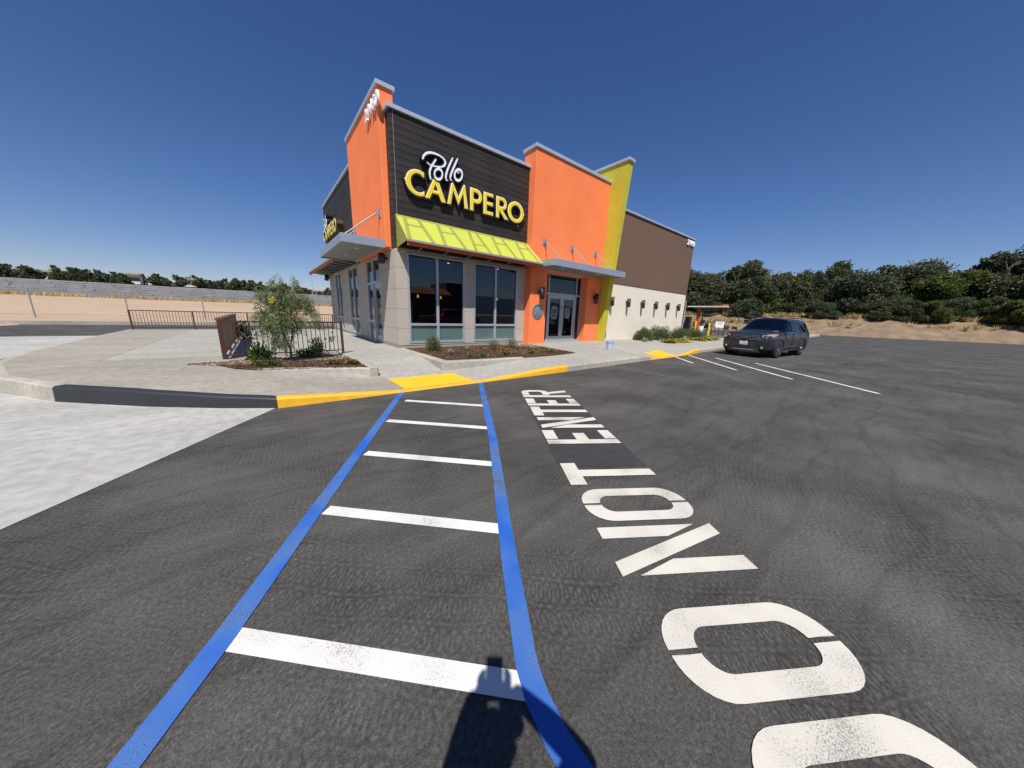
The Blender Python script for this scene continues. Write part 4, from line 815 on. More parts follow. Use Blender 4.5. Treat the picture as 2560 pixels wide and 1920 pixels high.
# burst-edged posters inside the door glass
def burst(cx, cz, rx, rz, n=44): return [(cx+(rx*(1 if i % 2 else .86))*math.copysign(abs(math.cos(2*math.pi*i/n))**.55, math.cos(2*math.pi*i/n)), cz+(rz*(1 if i % 2 else .90))*math.copysign(abs(math.sin(2*math.pi*i/n))**.55, math.sin(2*math.pi*i/n))) for i in range(n)]
for cx, cz, rx, rz, lb in ((10.99, 1.66, .25, .33, 'grey burst-edged notice with four lines on the left entrance door'), (11.93, 1.66, .20, .28, 'grey burst-edged notice with a dark exclamation mark on the right entrance door')):
    root = empty('door_poster', (cx, 10.493, cz), label=lb, cat='poster', group='posters inside the entrance doors'); me = curve_mesh('sheet', [burst(0, 0, rx, rz)], ext=.001); me.transform(FRONT); link('sheet', me, 'poster', root)
    if cx < 11.5:
        for t_, s_, zz in (('WE ARE', .12, .12), ('OPEN', .13, .0), ('COME IN', .075, -.09), ('FLAVOR', .085, -.19)):
            pass
        b_ = B(); r3 = random.Random(3)
        for row, hh in ((.13, .045), (.02, .05), (-.09, .025), (-.17, .03)):
            x = -.17
            while x < .16: ww = r3.uniform(.012, .035); b_.box(x, x+ww, -.004, -.002, row-hh, row+hh*r3.uniform(.3, 1)); x += ww+.012
        b_.make('blurred_text', 'black', root)
    else:
        b_ = B(); b_.prism([(-.03, -.02), (.02, -.02), (.055, .16), (-.005, .17)], 'y', -.004, -.002); b_.prism([(-.045, -.11), (-.01, -.11), (.0, -.07), (-.035, -.07)], 'y', -.004, -.002); b_.make('exclamation_mark', 'black', root)
# lights inside
for x, y, z in ((5.35, 13.2, 2.15), (9.4, 13.0, 2.25), (6.9, 14.2, 2.2)):
    root = empty('pendant_lamp', (x, y, z), label=f'lit amber pendant lamp hanging inside the dining room {"behind the left window" if x < 6 else ("behind the middle of the front windows" if x < 8 else "behind the right window")}', cat='pendant lamp', group='pendant lamps in the dining room')
    B().rod((0, 0, -.06), (0, 0, .06), .045, 12, .03).make('shade', 'pendant', root); B().rod((0, 0, .06), (0, 0, 3.5-z), .006, 6).make('cord', 'black', root)
for x, y, lb in ((6.3, 12.2, 'small round ceiling light behind the left window'), (8.6, 11.9, 'small round ceiling light behind the right window')):
    tag(B().rod((x, y, 3.485), (x, y, 3.499), .045, 12).make('ceiling_light', 'downlight'), lb, 'ceiling light', 'ceiling lights in the dining room')

# ------------------------------------------------------------------ railings
def railing(name, pts, label, posts, zb=.25, h=.90, low=.11, step=.104, skip=None):
    root = empty(name, (*pts[0], 0), label=label, cat='railing')
    def PW(o): o.parent = root; o.matrix_parent_inverse = Matrix.Translation((-pts[0][0], -pts[0][1], 0)); return o
    a = Vector(pts[0]); c = Vector(pts[1]); d = (c-a); L1 = d.length; d.normalize(); n = Vector((-d.y, d.x)); ang = math.atan2(d.y, d.x)
    RM = Matrix.Translation((a.x, a.y, 0)) @ Matrix.Rotation(ang, 4, 'Z')
    PW(B().box(0, L1, -.02, .02, zb+h-.04, zb+h, M4=RM).make('top_rail', 'rust')); PW(B().box(0, L1, -.015, .015, zb+low-.03, zb+low, M4=RM).make('bottom_rail', 'rust'))
    for t in posts: PW(B().box(t-.028, t+.028, -.028, .028, zb, zb+h+.004, M4=RM).make('post', 'rust'))
    me = None; k = int(L1/step)
    for i in range(1, k):
        t = i*step
        if min(abs(t-q) for q in posts) < .05: continue
        if me is None: o = B().box(-.008, .008, -.008, .008, zb+low-.02, zb+h-.03).make('picket', 'rust'); me = o.data
        else: o = bpy.data.objects.new('picket', me); COL.objects.link(o)
        p = a+d*t; o.location = (p.x, p.y, 0); o.rotation_euler = (0, 0, ang); PW(o)
    return root, PW
railing('patio_railing', ((-0.77, 9.82), (1.735, 9.94)), 'brown metal picket railing behind the young tree at the front of the patio', (0, 2.508))
railing('patio_railing', ((-4.7, 22.1), (3.46, 22.1)), 'long brown metal picket railing along the far edge of the patio', (0, 2.04, 4.10, 6.16, 8.13))
rt_, PW = railing('patio_railing', ((-0.80, 9.88), (-0.80, 16.0)), 'brown railing running back from the left post with a solid brown sheet fixed to it', (0, 2.0, 4.0, 6.1))
PW(B().box(-.778, -.765, 9.93, 15.9, .46, 1.12).make('sheet_panel', 'brownsheet')); PW(B().box(-.86, -.74, 9.95, 15.95, 1.155, 1.195).make('handrail', 'brownsheet'))
# small floodlight at the foot of the right post
root = empty('ground_spotlight', (1.66, 9.66, .25), label='small white-topped ground spotlight at the foot of the railing post', cat='spotlight'); B().rod((0, 0, 0), (0, 0, .06), .012, 8).make('stake', 'black', root)
Rm = Matrix.Rotation(R_(-30), 4, 'Y'); B().box(-.05, .05, -.035, .035, .05, .17, M4=Rm).make('housing', 'black', root, bevel=.008); B().box(-.04, .04, -.0375, -.036, .07, .15, M4=Rm).make('lens', 'bucket', root)
# bucket by the door
root = empty('bucket', (11.22, 7.42, zs(11.22, 7.42)+.001), label='pale blue-grey plastic bucket standing on the walk before the cream wall', cat='bucket')
b_ = B(); b_.rod((0, 0, 0), (0, 0, .34), .128, 28, .148, caps=False); b_.rod((0, 0, .003), (0, 0, .006), .126, 28); b_.rod((0, 0, .34), (0, 0, .04), .143, 28, .124, caps=False); o = b_.make('body', 'bucket', root, smooth=True)
b_ = B(); [b_.rod((0, 0, z), (0, 0, z+.018), .156, 28, .156) for z in (.27,)]; b_.rod((0, 0, .322), (0, 0, .345), .158, 28, caps=False); b_.make('rim', 'bucket', root, smooth=False)
b_ = B(); P_ = [(.15*math.cos(a), -.02, .30+.13*math.sin(a)) for a in [math.pi*i/14 for i in range(15)]]
for a, c in zip(P_, P_[1:]): b_.rod(a, c, .004, 6)
b_.make('wire_handle', 'steel', root)

# ------------------------------------------------------------------ vehicles
def apply_mods(o):
    dg = bpy.context.evaluated_depsgraph_get(); dg.update(); me = bpy.data.meshes.new_from_object(o.evaluated_get(dg)); o.modifiers.clear(); o.data = me; return o
def loft(name, st, mats, matfn, parent, arches, sub=2):
    """st: list of (x, [(y,z)...]) half profiles bottom->top centre; mirrored into one closed body"""
    k = len(st[0][1]); V = []; F = []; MI = []
    full = lambda pr: [(y, z) for y, z in pr]+[(-y, z) for y, z in pr[-2::-1]]
    n = 2*k-1
    for x, pr in st:
        for i, (y, z) in enumerate(full(pr)):
            xx = x[min(i, n-1-i)] if isinstance(x, (list, tuple)) else x
            V.append((xx, y, z))
    for s_ in range(len(st)-1):
        for i in range(n-1):
            F.append((s_*n+i, s_*n+i+1, (s_+1)*n+i+1, (s_+1)*n+i)); MI.append(matfn(s_, min(i, n-2-i)))
        F.append((s_*n+n-1, s_*n, (s_+1)*n, (s_+1)*n+n-1)); MI.append(2)
    F.append(tuple(range(n))); MI.append(matfn(-1, 0)); F.append(tuple(range(len(V)-1, len(V)-n-1, -1))); MI.append(0)
    me = newmesh(name, V, F); bm = bmesh.new(); bm.from_mesh(me)
    for f, mi in zip(bm.faces, MI): f.material_index = mi; f.smooth = True
    bmesh.ops.recalc_face_normals(bm, faces=bm.faces); 
    cl = bm.edges.layers.float.new('crease_edge')
    for e in bm.edges:
        if len(e.link_faces) == 2 and e.link_faces[0].material_index != e.link_faces[1].material_index: e[cl] = 0.85
    bm.to_mesh(me); bm.free()
    o = link(name, me, mats, parent)
    md = o.modifiers.new('s', 'SUBSURF'); md.levels = sub; md.render_levels = sub
    apply_mods(o)
    for cx, cz, r in arches:
        c = B().rod((cx, -1.5, cz), (cx, 1.5, cz), r, 36).make('cut', mats[2]); 
        md = o.modifiers.new('b', 'BOOLEAN'); md.object = c; md.operation = 'DIFFERENCE'; md.solver = 'EXACT'; apply_mods(o)
        COL.objects.unlink(c); bpy.data.objects.remove(c)
    return o
def wheel(root, x, y, r, w_, steer=0.0, spokes=10):
    sgn = 1 if y > 0 else -1
    wt = empty('wheel', (x, y, r)); wt.parent = root; wt.rotation_euler = (0, 0, steer)
    b_ = B(); prof = [(-w_/2, r*.62), (-w_/2, r*.93), (-w_/2*.75, r*.99), (w_/2*.75, r*.99), (w_/2, r*.93), (w_/2, r*.62)]; n = 36
    v = [(rr*math.cos(2*math.pi*i/n), yy, rr*math.sin(2*math.pi*i/n)) for yy, rr in prof for i in range(n)]
    f = [(k*n+i, k*n+(i+1) % n, (k+1)*n+(i+1) % n, (k+1)*n+i) for k in range(5) for i in range(n)]; b_.add(v, f); b_.make('tyre', 'tyre', wt, smooth=True)
    b_ = B(); b_.rod((0, sgn*(w_/2-.05), 0), (0, sgn*(w_/2-.012), 0), r*.66, 36, r*.68, caps=False); b_.rod((0, sgn*(w_/2-.06), 0), (0, sgn*(w_/2+.0), 0), .075, 14, .05)
    for i in range(spokes//2):
        for da in (-.13, .13):
            a = 2*math.pi*i/(spokes//2)+da; c_, s_ = math.cos(a), math.sin(a); p, q = (-s_, c_), (c_, s_)
            vv2 = [(q[0]*rr+p[0]*hw*e, sgn*(w_/2-.02-dd), q[1]*rr+p[1]*hw*e) for rr, hw in ((.05, .022), (r*.67, .026)) for e in (-1, 1) for dd in (0, .03)]
            b_.add(vv2, [(0, 1, 3, 2), (4, 6, 7, 5), (0, 4, 5, 1), (2, 3, 7, 6), (0, 2, 6, 4), (1, 5, 7, 3)])
    b_.make('rim', 'chrome', wt); B().rod((0, sgn*(w_/2-.07), 0), (0, sgn*(w_/2-.055), 0), r*.66, 28).make('brake_disc', 'plastic', wt)
    return wt
suv = empty('parked_suv', (19.18, 3.953, 0), 3.031, label='dark blue-grey seven-seat SUV standing at the kerb at the right, nose towards the entrance', cat='car')
def pr(a, b_, c, d, e, f, g, h): return [a, b_, c, d, e, f, g, h]
ST = [
 (-2.50, [(.70, .38), (.82, .48), (.86, .72), (.84, .98), (.80, 1.06), (.66, 1.10), (.40, 1.13), (0, 1.14)]),
 (-2.44, [(.80, .32), (.92, .45), (.955, .72), (.95, 1.0), (.90, 1.12), (.72, 1.30), (.45, 1.36), (0, 1.38)]),
 (-2.22, [(.84, .30), (.96, .42), (.985, .72), (.975, 1.02), (.92, 1.15), (.70, 1.60), (.50, 1.70), (0, 1.73)]),
 (-1.55, [(.86, .28), (.97, .40), (1.0, .72), (.985, 1.02), (.935, 1.13), (.745, 1.63), (.60, 1.735), (0, 1.775)]),
 (-.65, [(.86, .28), (.965, .40), (.99, .72), (.98, 1.0), (.935, 1.11), (.755, 1.63), (.61, 1.745), (0, 1.79)]),
 (.20, [(.86, .28), (.965, .40), (.99, .72), (.98, .99), (.935, 1.10), (.745, 1.61), (.60, 1.715), (0, 1.76)]),
 (1.02, [(.86, .28), (.97, .40), (.995, .72), (.98, .98), (.93, 1.085), (.80, 1.125), (.55, 1.165), (0, 1.185)]),
 (1.50, [(.86, .28), (.975, .40), (1.0, .72), (.985, .96), (.92, 1.055), (.76, 1.10), (.52, 1.13), (0, 1.14)]),
 (2.12, [(.82, .27), (.94, .38), (.975, .72), (.955, .97), (.88, 1.06), (.74, 1.095), (.50, 1.11), (0, 1.115)]),
 (2.36, [(.76, .26), (.87, .36), (.90, .70), (.88, .94), (.80, 1.035), (.66, 1.07), (.44, 1.085), (0, 1.09)]),
 ([2.38, 2.46, 2.50, 2.47, 2.44, 2.46, 2.48, 2.49], [(.66, .30), (.78, .40), (.82, .68), (.80, .90), (.74, .985), (.60, 1.02), (.38, 1.035), (0, 1.04)])]
def mf(s_, i):
    if i == 0: return 2
    if s_ in (2, 3, 4) and i == 4: return 1
    if s_ == 5 and i >= 5: return 1
    if s_ == 5 and i == 4: return 1
    if s_ == 0 and i >= 5: return 1 if False else 0
    if s_ == 1 and i >= 5: return 1
    return 0
body = loft('body', ST, ['darkpaint', 'car_glass', 'plastic'], mf, suv, [(1.45, .375, .44), (-1.41, .375, .44)])
for x, y, s_ in ((1.45, .87, -.10), (1.45, -.87, -.10), (-1.41, .87, 0), (-1.41, -.87, 0)): wheel(suv, x, y, .375, .24, s_)
box('underbody', -2.2, 2.1, -.72, .72, .22, .42, 'plastic', suv)
for cx_ in (1.45, -1.41):
    for s_ in (1, -1):
        b_ = B(); n_ = 20; v = []
        for i in range(n_+1):
            a = R_(-12+204*i/n_)
            for rr_, yy in ((.425, .90), (.425, 1.008), (.475, 1.012), (.475, .93)): v.append((cx_+rr_*math.cos(a), s_*yy, .375+rr_*math.sin(a)))
        b_.add(v, [(i*4+k, i*4+(k+1) % 4, (i+1)*4+(k+1) % 4, (i+1)*4+k) for i in range(n_) for k in range(4)]); b_.make('arch_trim', 'plastic', suv)
        b_ = B(); b_.rod((cx_, s_*.62, .375), (cx_, s_*.70, .375), .43, 24); b_.make('arch_liner', 'black', suv)
# front end: dark grille with bars, badge, lamps, bumper, plate
def curved(name, z0, z1, ylim, mt, xo=0.0, thick=.03, n=12, par=suv, xf=None):
    xf = xf or (lambda y, z: 2.475-.10*(abs(y)/.75)**2.2-max(0, z-.80)*.25); vs = []; fs = []
    for i in range(n+1):
        y = -ylim+2*ylim*i/n
        for z in (z0, z1):
            for d in (0, -thick): vs.append((xf(y, z)+xo+d, y, z))
    for i in range(n): a = i*4; c = a+4; fs += [(a, a+2, c+2, c), (a+1, c+1, c+3, a+3), (a+2, a+3, c+3, c+2), (a, c, c+1, a+1)]
    fs += [(0, 1, 3, 2), (n*4, n*4+2, n*4+3, n*4+1)]
    b_ = B(); b_.add(vs, fs); return b_.make(name, mt, par, smooth=False)
curved('grille', .74, 1.01, .62, 'plastic', .020)
for z in (.775, .835, .895, .955): curved('grille_bar', z, z+.013, .605, 'bar', .042, .02)
curved('bumper', .40, .69, .70, 'darkpaint', .005, .08); curved('lower_trim', .24, .42, .62, 'plastic', .018, .08); curved('intake', .43, .53, .40, 'plastic', .022, .03); curved('skid_strip', .33, .35, .42, 'coping', .03, .02)
me = curve_mesh('badge', [arc(0, 0, .115, .046, 0, 352, 40)], ext=.008); me.transform(Matrix.Translation((2.532, 0, .880)) @ Matrix.Rotation(R_(90), 4, 'Z') @ Matrix.Rotation(R_(90), 4, 'X')); link('badge_ring', me, 'chrome', suv)
me = curve_mesh('badge', [arc(0, 0, .102, .036, 0, 352, 40)], ext=.009); me.transform(Matrix.Translation((2.536, 0, .880)) @ Matrix.Rotation(R_(90), 4, 'Z') @ Matrix.Rotation(R_(90), 4, 'X')); link('badge', me, 'bluebadge', suv)
me = text_mesh('badge_script', 'Ford', .075, .002, shear=.35, align='CENTER'); me.transform(Matrix.Translation((2.547, 0, .860)) @ Matrix.Rotation(R_(90), 4, 'Z') @ Matrix.Rotation(R_(90), 4, 'X')); link('badge_script', me, 'chrome', suv)
pl = B().box(2.505, 2.515, -.155, .155, .545, .70).make('number_plate', 'plate', suv, bevel=.003); B().box(2.49, 2.504, -.18, .18, .53, .715).make('plate_frame', 'black', suv)
me = text_mesh('plate_number', '6HYT701', .088, .001, align='CENTER', sx=.80); me.transform(Matrix.Translation((2.5165, 0, .565)) @ Matrix.Rotation(R_(90), 4, 'Z') @ Matrix.Rotation(R_(90), 4, 'X')); link('plate_number', me, 'ink', pl)
B().box(2.5155, 2.5165, -.06, .06, .675, .69).make('plate_header', 'ink', pl)
for s_ in (1, -1):
    # lens wraps round the corner
    pts = [(2.415, .60), (2.36, .75), (2.25, .86), (2.08, .935), (1.90, .965)]; zb = [.84, .82, .85, .92, .995]; zt = [.985, 1.02, 1.045, 1.055, 1.05]
    b_ = B(); v = [(x+.03*(1-i/5), s_*(y+.028), z) for i, (x, y) in enumerate(pts) for z in (zb[i], zt[i])]+[(x-.05, s_*(y-.04), z) for i, (x, y) in enumerate(pts) for z in (zb[i], zt[i])]
    f = [(2*i, 2*i+2, 2*i+3, 2*i+1) for i in range(4)]+[(10+2*i, 11+2*i, 13+2*i, 12+2*i) for i in range(4)]+[(2*i+1, 2*i+3, 13+2*i, 11+2*i) for i in range(4)]+[(2*i, 10+2*i, 12+2*i, 2*i+2) for i in range(4)]+[(0, 1, 11, 10), (8, 18, 19, 9)]
    b_.add(v, f); h = b_.make('headlight', 'lamp_clear', suv, smooth=False)
    pts2 = pts[1:]; zb2 = [.945, .965, .985, 1.0]; zt2 = [1.022, 1.047, 1.057, 1.052]
    b_ = B(); v = [(x+.036*(1-(i+1)/5)+.003, s_*(y+.034), z) for i, (x, y) in enumerate(pts2) for z in (zb2[i], zt2[i])]; b_.add(v, [(2*i, 2*i+2, 2*i+3, 2*i+1) for i in range(3)]); b_.make('amber_indicator', 'lamp_amber', h)
    b_ = B(); b_.rod((2.36, s_*.76, .895), (2.435, s_*.775, .893), .055, 16); b_.make('projector', 'chrome', h)
    fo = B().rod((2.33, s_*.66, .46), (2.46, s_*.685, .46), .075, 18).make('fog_lamp_surround', 'plastic', suv); B().rod((2.40, s_*.668, .46), (2.468, s_*.687, .46), .045, 16).make('fog_lamp', 'lamp_clear', fo)
    # mirror
    mr = B(); mr.rod((1.02, s_*.92, 1.12), (1.0, s_*1.02, 1.17), .03, 8); mr.make('mirror_arm', 'plastic', suv)
    mr = B(); mr.box(.86, 1.04, *(sorted((s_*.99, s_*1.20))), 1.13, 1.29); mi_ = mr.make('mirror', 'darkpaint', suv, bevel=.035); B().box(.93, 1.052, *(sorted((s_*1.0, s_*1.19))), 1.128, 1.165).make('mirror_chrome', 'chrome', mi_)
    # roof rail, window trims, door lines, handles, sill strip
    rr_ = B(); P_ = [(.0, 1.70), (-.12, 1.775), (-1.85, 1.775), (-2.0, 1.70)]
    for a, c in zip(P_, P_[1:]): rr_.rod((a[0], s_*.62, a[1]), (c[0], s_*.62, c[1]), .020, 8)
    rr_.make('roof_rail', 'plastic', suv)
    for x in (.98, -.02, -1.02): B().box(x-.004, x+.004, *(sorted((s_*.955, s_*.9925))), .38, 1.06).make('door_seam', 'black', suv)
    for x in (.12, -.88): B().box(x-.10, x+.10, *(sorted((s_*.985, s_*1.02))), .955, .985).make('door_handle', 'chrome', suv, bevel=.005)
    B().box(-1.0, .98, *(sorted((s_*.985, s_*1.005))), .47, .50).make('door_strip', 'chrome', suv); B().box(-.94, .98, *(sorted((s_*.90, s_*.985))), .28, .38).make('sill', 'plastic', suv, bevel=.01)
    for xa, xb in ((-.05, .03), (-1.08, -.99)):
        v = [(x, s_*(y+.012), z) for x in (xa, xb) for y, z in ((.935, 1.115), (.762, 1.60))]; b_ = B(); b_.add(v, [(0, 1, 3, 2)]); b_.make('pillar', 'plastic', suv, fix=False)
for s_ in (-.45, .2): B().rod((1.10, s_*1.0+.1, 1.145), (.86, s_-.25, 1.20), .009, 6).make('wiper', 'black', suv)
B().box(1.0, 1.06, .55, .70, 1.168, 1.176).make('dash_paper', 'white_sign', suv)
# red pickup and the tile-roofed building across the lot: both stand behind the viewer and show in the window glass
pk = empty('pickup_truck', (13.9, -5.4, 0), R_(0), label='red crew-cab pickup truck reflected in the front windows', cat='car')
SP = [(-2.9, [(.70, .55), (.88, .60), (.92, .85), (.90, 1.12), (.86, 1.16), (.60, 1.16), (.3, 1.16), (0, 1.16)]), (-2.8, [(.80, .50), (.95, .58), (.98, .85), (.97, 1.15), (.92, 1.20), (.65, 1.20), (.3, 1.20), (0, 1.20)]), (-1.3, [(.80, .45), (.96, .55), (1.0, .85), (.98, 1.15), (.92, 1.20), (.65, 1.20), (.3, 1.20), (0, 1.20)]), (-1.2, [(.80, .45), (.96, .55), (1.0, .85), (.98, 1.15), (.92, 1.22), (.74, 1.72), (.55, 1.82), (0, 1.85)]), (.5, [(.80, .45), (.96, .55), (1.0, .85), (.98, 1.13), (.92, 1.20), (.74, 1.72), (.55, 1.82), (0, 1.85)]), (1.2, [(.80, .45), (.96, .55), (1.0, .85), (.98, 1.12), (.92, 1.18), (.78, 1.21), (.5, 1.24), (0, 1.25)]), (2.4, [(.78, .42), (.93, .52), (.96, .85), (.94, 1.08), (.88, 1.13), (.7, 1.15), (.45, 1.16), (0, 1.17)]), (2.75, [(.70, .42), (.82, .52), (.85, .80), (.83, .98), (.78, 1.04), (.6, 1.07), (.4, 1.08), (0, 1.08)])]
loft('body', SP, ['redpaint', 'car_glass', 'plastic'], lambda s_, i: 2 if i == 0 else (1 if (s_ == 3 and i == 4) or (s_ == 4 and i >= 4) or (s_ == 2 and i >= 5) else 0), pk, [(1.75, .42, .50), (-1.75, .42, .50)])
for x, y in ((1.75, .85), (1.75, -.85), (-1.75, .85), (-1.75, -.85)): wheel(pk, x, y, .42, .26)
box('underbody', -2.5, 2.3, -.7, .7, .3, .5, 'plastic', pk)
tb = empty('tiled_roof_building', (20, -24, 0), label='dark walled building with a terracotta tile roof across the lot, reflected in the glass', cat='building')
box('wall', -2.6, 3.3, -5, 0, 0, 3.9, 'interior', tb); box('wall', 3.4, 6.8, -7, -1, 0, 6.1, 'interior', tb)
b_ = B(); b_.prism([(-5.4, 5.0), (-5.4, 3.95), (.8, 3.95), (.8, 4.05), (-1.6, 5.05)], 'x', -3.0, 3.35); b_.make('roof', 'roof_tile', tb)
b_ = B()
for i in range(32): b_.rod((-2.9+.2*i, .85, 4.07), (-2.9+.2*i, -1.6, 5.10), .075, 6)
o = b_.make('roof_tiles', 'roof_tile', tb); o['kind'] = 'stuff'

# ------------------------------------------------------------------ the photographer (casts the shadow at the bottom of the picture)
def skin(name, verts, edges, radii, mt, parent, root_i=0, sub=2):
    me = bpy.data.meshes.new(name); me.from_pydata(verts, edges, []); o = link(name, me, mt, parent)
    md = o.modifiers.new('skin', 'SKIN'); md.use_smooth_shade = True
    for i, r in enumerate(radii): me.skin_vertices[0].data[i].radius = (r, r) if not isinstance(r, tuple) else r
    for i in range(len(verts)): me.skin_vertices[0].data[i].use_root = (i == root_i)
    md = o.modifiers.new('sub', 'SUBSURF'); md.levels = sub; md.render_levels = sub
    apply_mods(o); o.data.shade_smooth(); o.data.materials.clear(); o.data.materials.append(M[mt]); return o
vd = Vector((math.sin(yaw), math.cos(yaw), 0)); pp = vd*(-.335)+Vector((vd.y, -vd.x, 0))*.0
per = empty('person', (pp.x, pp.y, 0), -yaw, label='person in a navy shirt and jeans holding a phone up to take the picture', cat='person')
bv = [(0, 0, .98), (0, -.01, 1.16), (0, -.02, 1.36), (0, -.01, 1.48), (0, .01, 1.55), (0, .03, 1.62), (0, .03, 1.72),
      (.19, -.01, 1.43), (.33, .28, 1.26), (.21, .285, 1.42), (.075, .290, 1.575),
      (-.19, -.01, 1.43), (-.13, .21, 1.21), (-.105, .265, 1.36), (-.072, .290, 1.55),
      (.10, 0, .90), (.12, .02, .50), (.13, -.02, .10), (.13, .12, .045), (-.10, 0, .90), (-.12, .02, .50), (-.13, -.02, .10), (-.13, .12, .045)]
be = [(0, 1), (1, 2), (2, 3), (3, 4), (4, 5), (5, 6), (3, 7), (7, 8), (8, 9), (9, 10), (3, 11), (11, 12), (12, 13), (13, 14), (0, 15), (15, 16), (16, 17), (17, 18), (0, 19), (19, 20), (20, 21), (21, 22)]
br = [.15, .135, .155, .10, .06, .085, .085, .075, .055, .048, .036, .075, .058, .052, .036, .095, .065, .048, .040, .095, .065, .048, .040]
pb = skin('body', bv, be, br, 'skin', per)
sh = skin('shirt', [(0, 0, .92), (0, -.01, 1.16), (0, -.02, 1.36), (0, -.01, 1.47), (.19, -.01, 1.43), (.32, .26, 1.28), (-.19, -.01, 1.43), (-.15, .19, 1.23)], [(0, 1), (1, 2), (2, 3), (3, 4), (4, 5), (3, 6), (6, 7)], [.175, .16, .175, .10, .095, .072, .095, .072], 'cloth', per)
tr = skin('trousers', [(0, 0, .95), (.10, 0, .88), (.12, .02, .50), (.13, -.02, .10), (-.10, 0, .88), (-.12, .02, .50), (-.13, -.02, .10)], [(0, 1), (1, 2), (2, 3), (0, 4), (4, 5), (5, 6)], [.17, .11, .085, .07, .11, .085, .07], 'jeans', per)
hd = bpy.data.meshes.new('head'); bm = bmesh.new(); bmesh.ops.create_uvsphere(bm, u_segments=24, v_segments=16, radius=1)
for v in bm.verts:
    x, y, z = v.co; v.co = (x*.075*(1-.18*max(0, -z)), y*.092, z*.118); v.co += Vector((0, .045, 1.69))
bm.to_mesh(hd); bm.free(); link('head', hd, 'skin', per, smooth=True)
b_ = B(); b_.rod((0, .13, 1.705), (0, .155, 1.673), .010, 8, .017); b_.make('nose', 'skin', per)
for s_ in (-1, 1): B().rod((s_*.030, .125, 1.71), (s_*.030, .132, 1.71), .012, 10).make('eye', 'black', per); B().rod((s_*.072, .04, 1.69), (s_*.086, .03, 1.69), .028, 10, .022).make('ear', 'skin', per)
B().box(-.024, .024, .124, .131, 1.635, 1.641).make('mouth', 'hair', per)
hm = bpy.data.meshes.new('hair'); bm = bmesh.new(); bmesh.ops.create_uvsphere(bm, u_segments=24, v_segments=12, radius=1)
for v in bm.verts: x, y, z = v.co; v.co = Vector((x*.083, y*.098-.008+.045, max(z, -.15-.5*max(0, -y))*.122+1.697))
bm.to_mesh(hm); bm.free(); link('hair', hm, 'hair', per, smooth=True)
for s_ in (-1, 1):
    B().rod((s_*.080, .27, 1.42), (s_*.044, .288, 1.57), .040, 12, .032).make('palm', 'skin', per, smooth=True)
    for x in (0,): B().box(s_*.13-.05, s_*.13+.05, -.10, .19, 0, .09).make('shoe', 'black', per, bevel=.03)
    for j in range(5):   # fingers curled round the phone
        z = 1.515+.022*j+(.02 if s_ > 0 else 0); ln = (.9, 1, 1.05, 1, .85)[j]; o_ = 0
        X = lambda v: s_*v+o_
        if j == 0: ch = [(X(.070), .300, 1.52), (X(.055), .310, 1.545), (X(.040), .318, 1.58)]
        else: ch = [(X(.066), .300, z-.010), (X(.060), .318, z), (X(.050), .332, z+.006), (X(.042-.004*ln), .334, z+.010)]
        skin('finger', ch, [(i, i+1) for i in range(len(ch)-1)], [.012, .010, .009, .008][:len(ch)], 'skin', per, sub=1)
ph = empty('phone', (0, 0, 0), label='black phone, stretched taller for its shadow, held upright in both hands', cat='phone')
ph.rotation_euler = (0, 0, -yaw); ph.location = (-0.012*0.63-.004, -0.012*0.777-.004, 0)
B().box(-.037, .037, -.012, -.004, 1.480, 1.740).make('case', 'black', ph, bevel=.003); B().rod((0, -.004, 1.500), (0, .0005, 1.500), .006, 12).make('lens', 'chrome', ph)  # body stretched well above the lens so its cast shadow reaches far enough

# ------------------------------------------------------------------ vegetation
def rot_quads(c, d, nrm, L1, W1, taper=.35, fold=0):
    """leaf quads: centre base c (n,3), direction d, normal nrm, length L1 (n), width W1 (n): kite shaped"""
    s_ = np.cross(d, nrm); s_ /= (np.linalg.norm(s_, axis=1, keepdims=True)+1e-9)
    a = c; b_ = c+d*(L1*.45)[:, None]+s_*(W1/2)[:, None]; e = c+d*L1[:, None]; f = c+d*(L1*.45)[:, None]-s_*(W1/2)[:, None]
    return np.stack([a, b_, e, f], 1)
def rdir(n): v = rng.normal(size=(n, 3)); return v/np.linalg.norm(v, axis=1, keepdims=True)
def crown_mesh(name, blobs, n, leaf, mt, seed=1, shell=.55, droop=-.1):
    """blobs: (cx,cy,cz,rx,ry,rz); leaves in clumps spread through the volume"""
    w1 = np.array([b_[3]*b_[4]*b_[5] for b_ in blobs])**.66; w1 /= w1.sum(); out = []
    for b_, ww in zip(blobs, w1):
        k = max(6, int(n*ww/16)); d = rdir(k); r = shell+(1-shell)*rng.random(k)**.6; r *= 1+.12*rng.normal(size=k)
        cc = np.array(b_[:3])+d*r[:, None]*np.array(b_[3:6]); m_ = 16
        cs = min(b_[3:6])*.17
        c = np.repeat(cc, m_, 0)+rng.normal(size=(k*m_, 3))*cs*np.array([1, 1, .7])
        dd = np.repeat(d, m_, 0)*.5+rdir(k*m_)*.8+np.array([0, 0, droop]); dd /= np.linalg.norm(dd, axis=1, keepdims=True)
        nn = rdir(k*m_)*.8+np.array([0, 0, .6]); L1 = leaf*(.6+.8*rng.random(k*m_)); out.append(rot_quads(c, dd, nn, L1, L1*.62))
    o = quads(name, np.concatenate(out), mt); me = o.data; COL.objects.unlink(o); bpy.data.objects.remove(o); return me
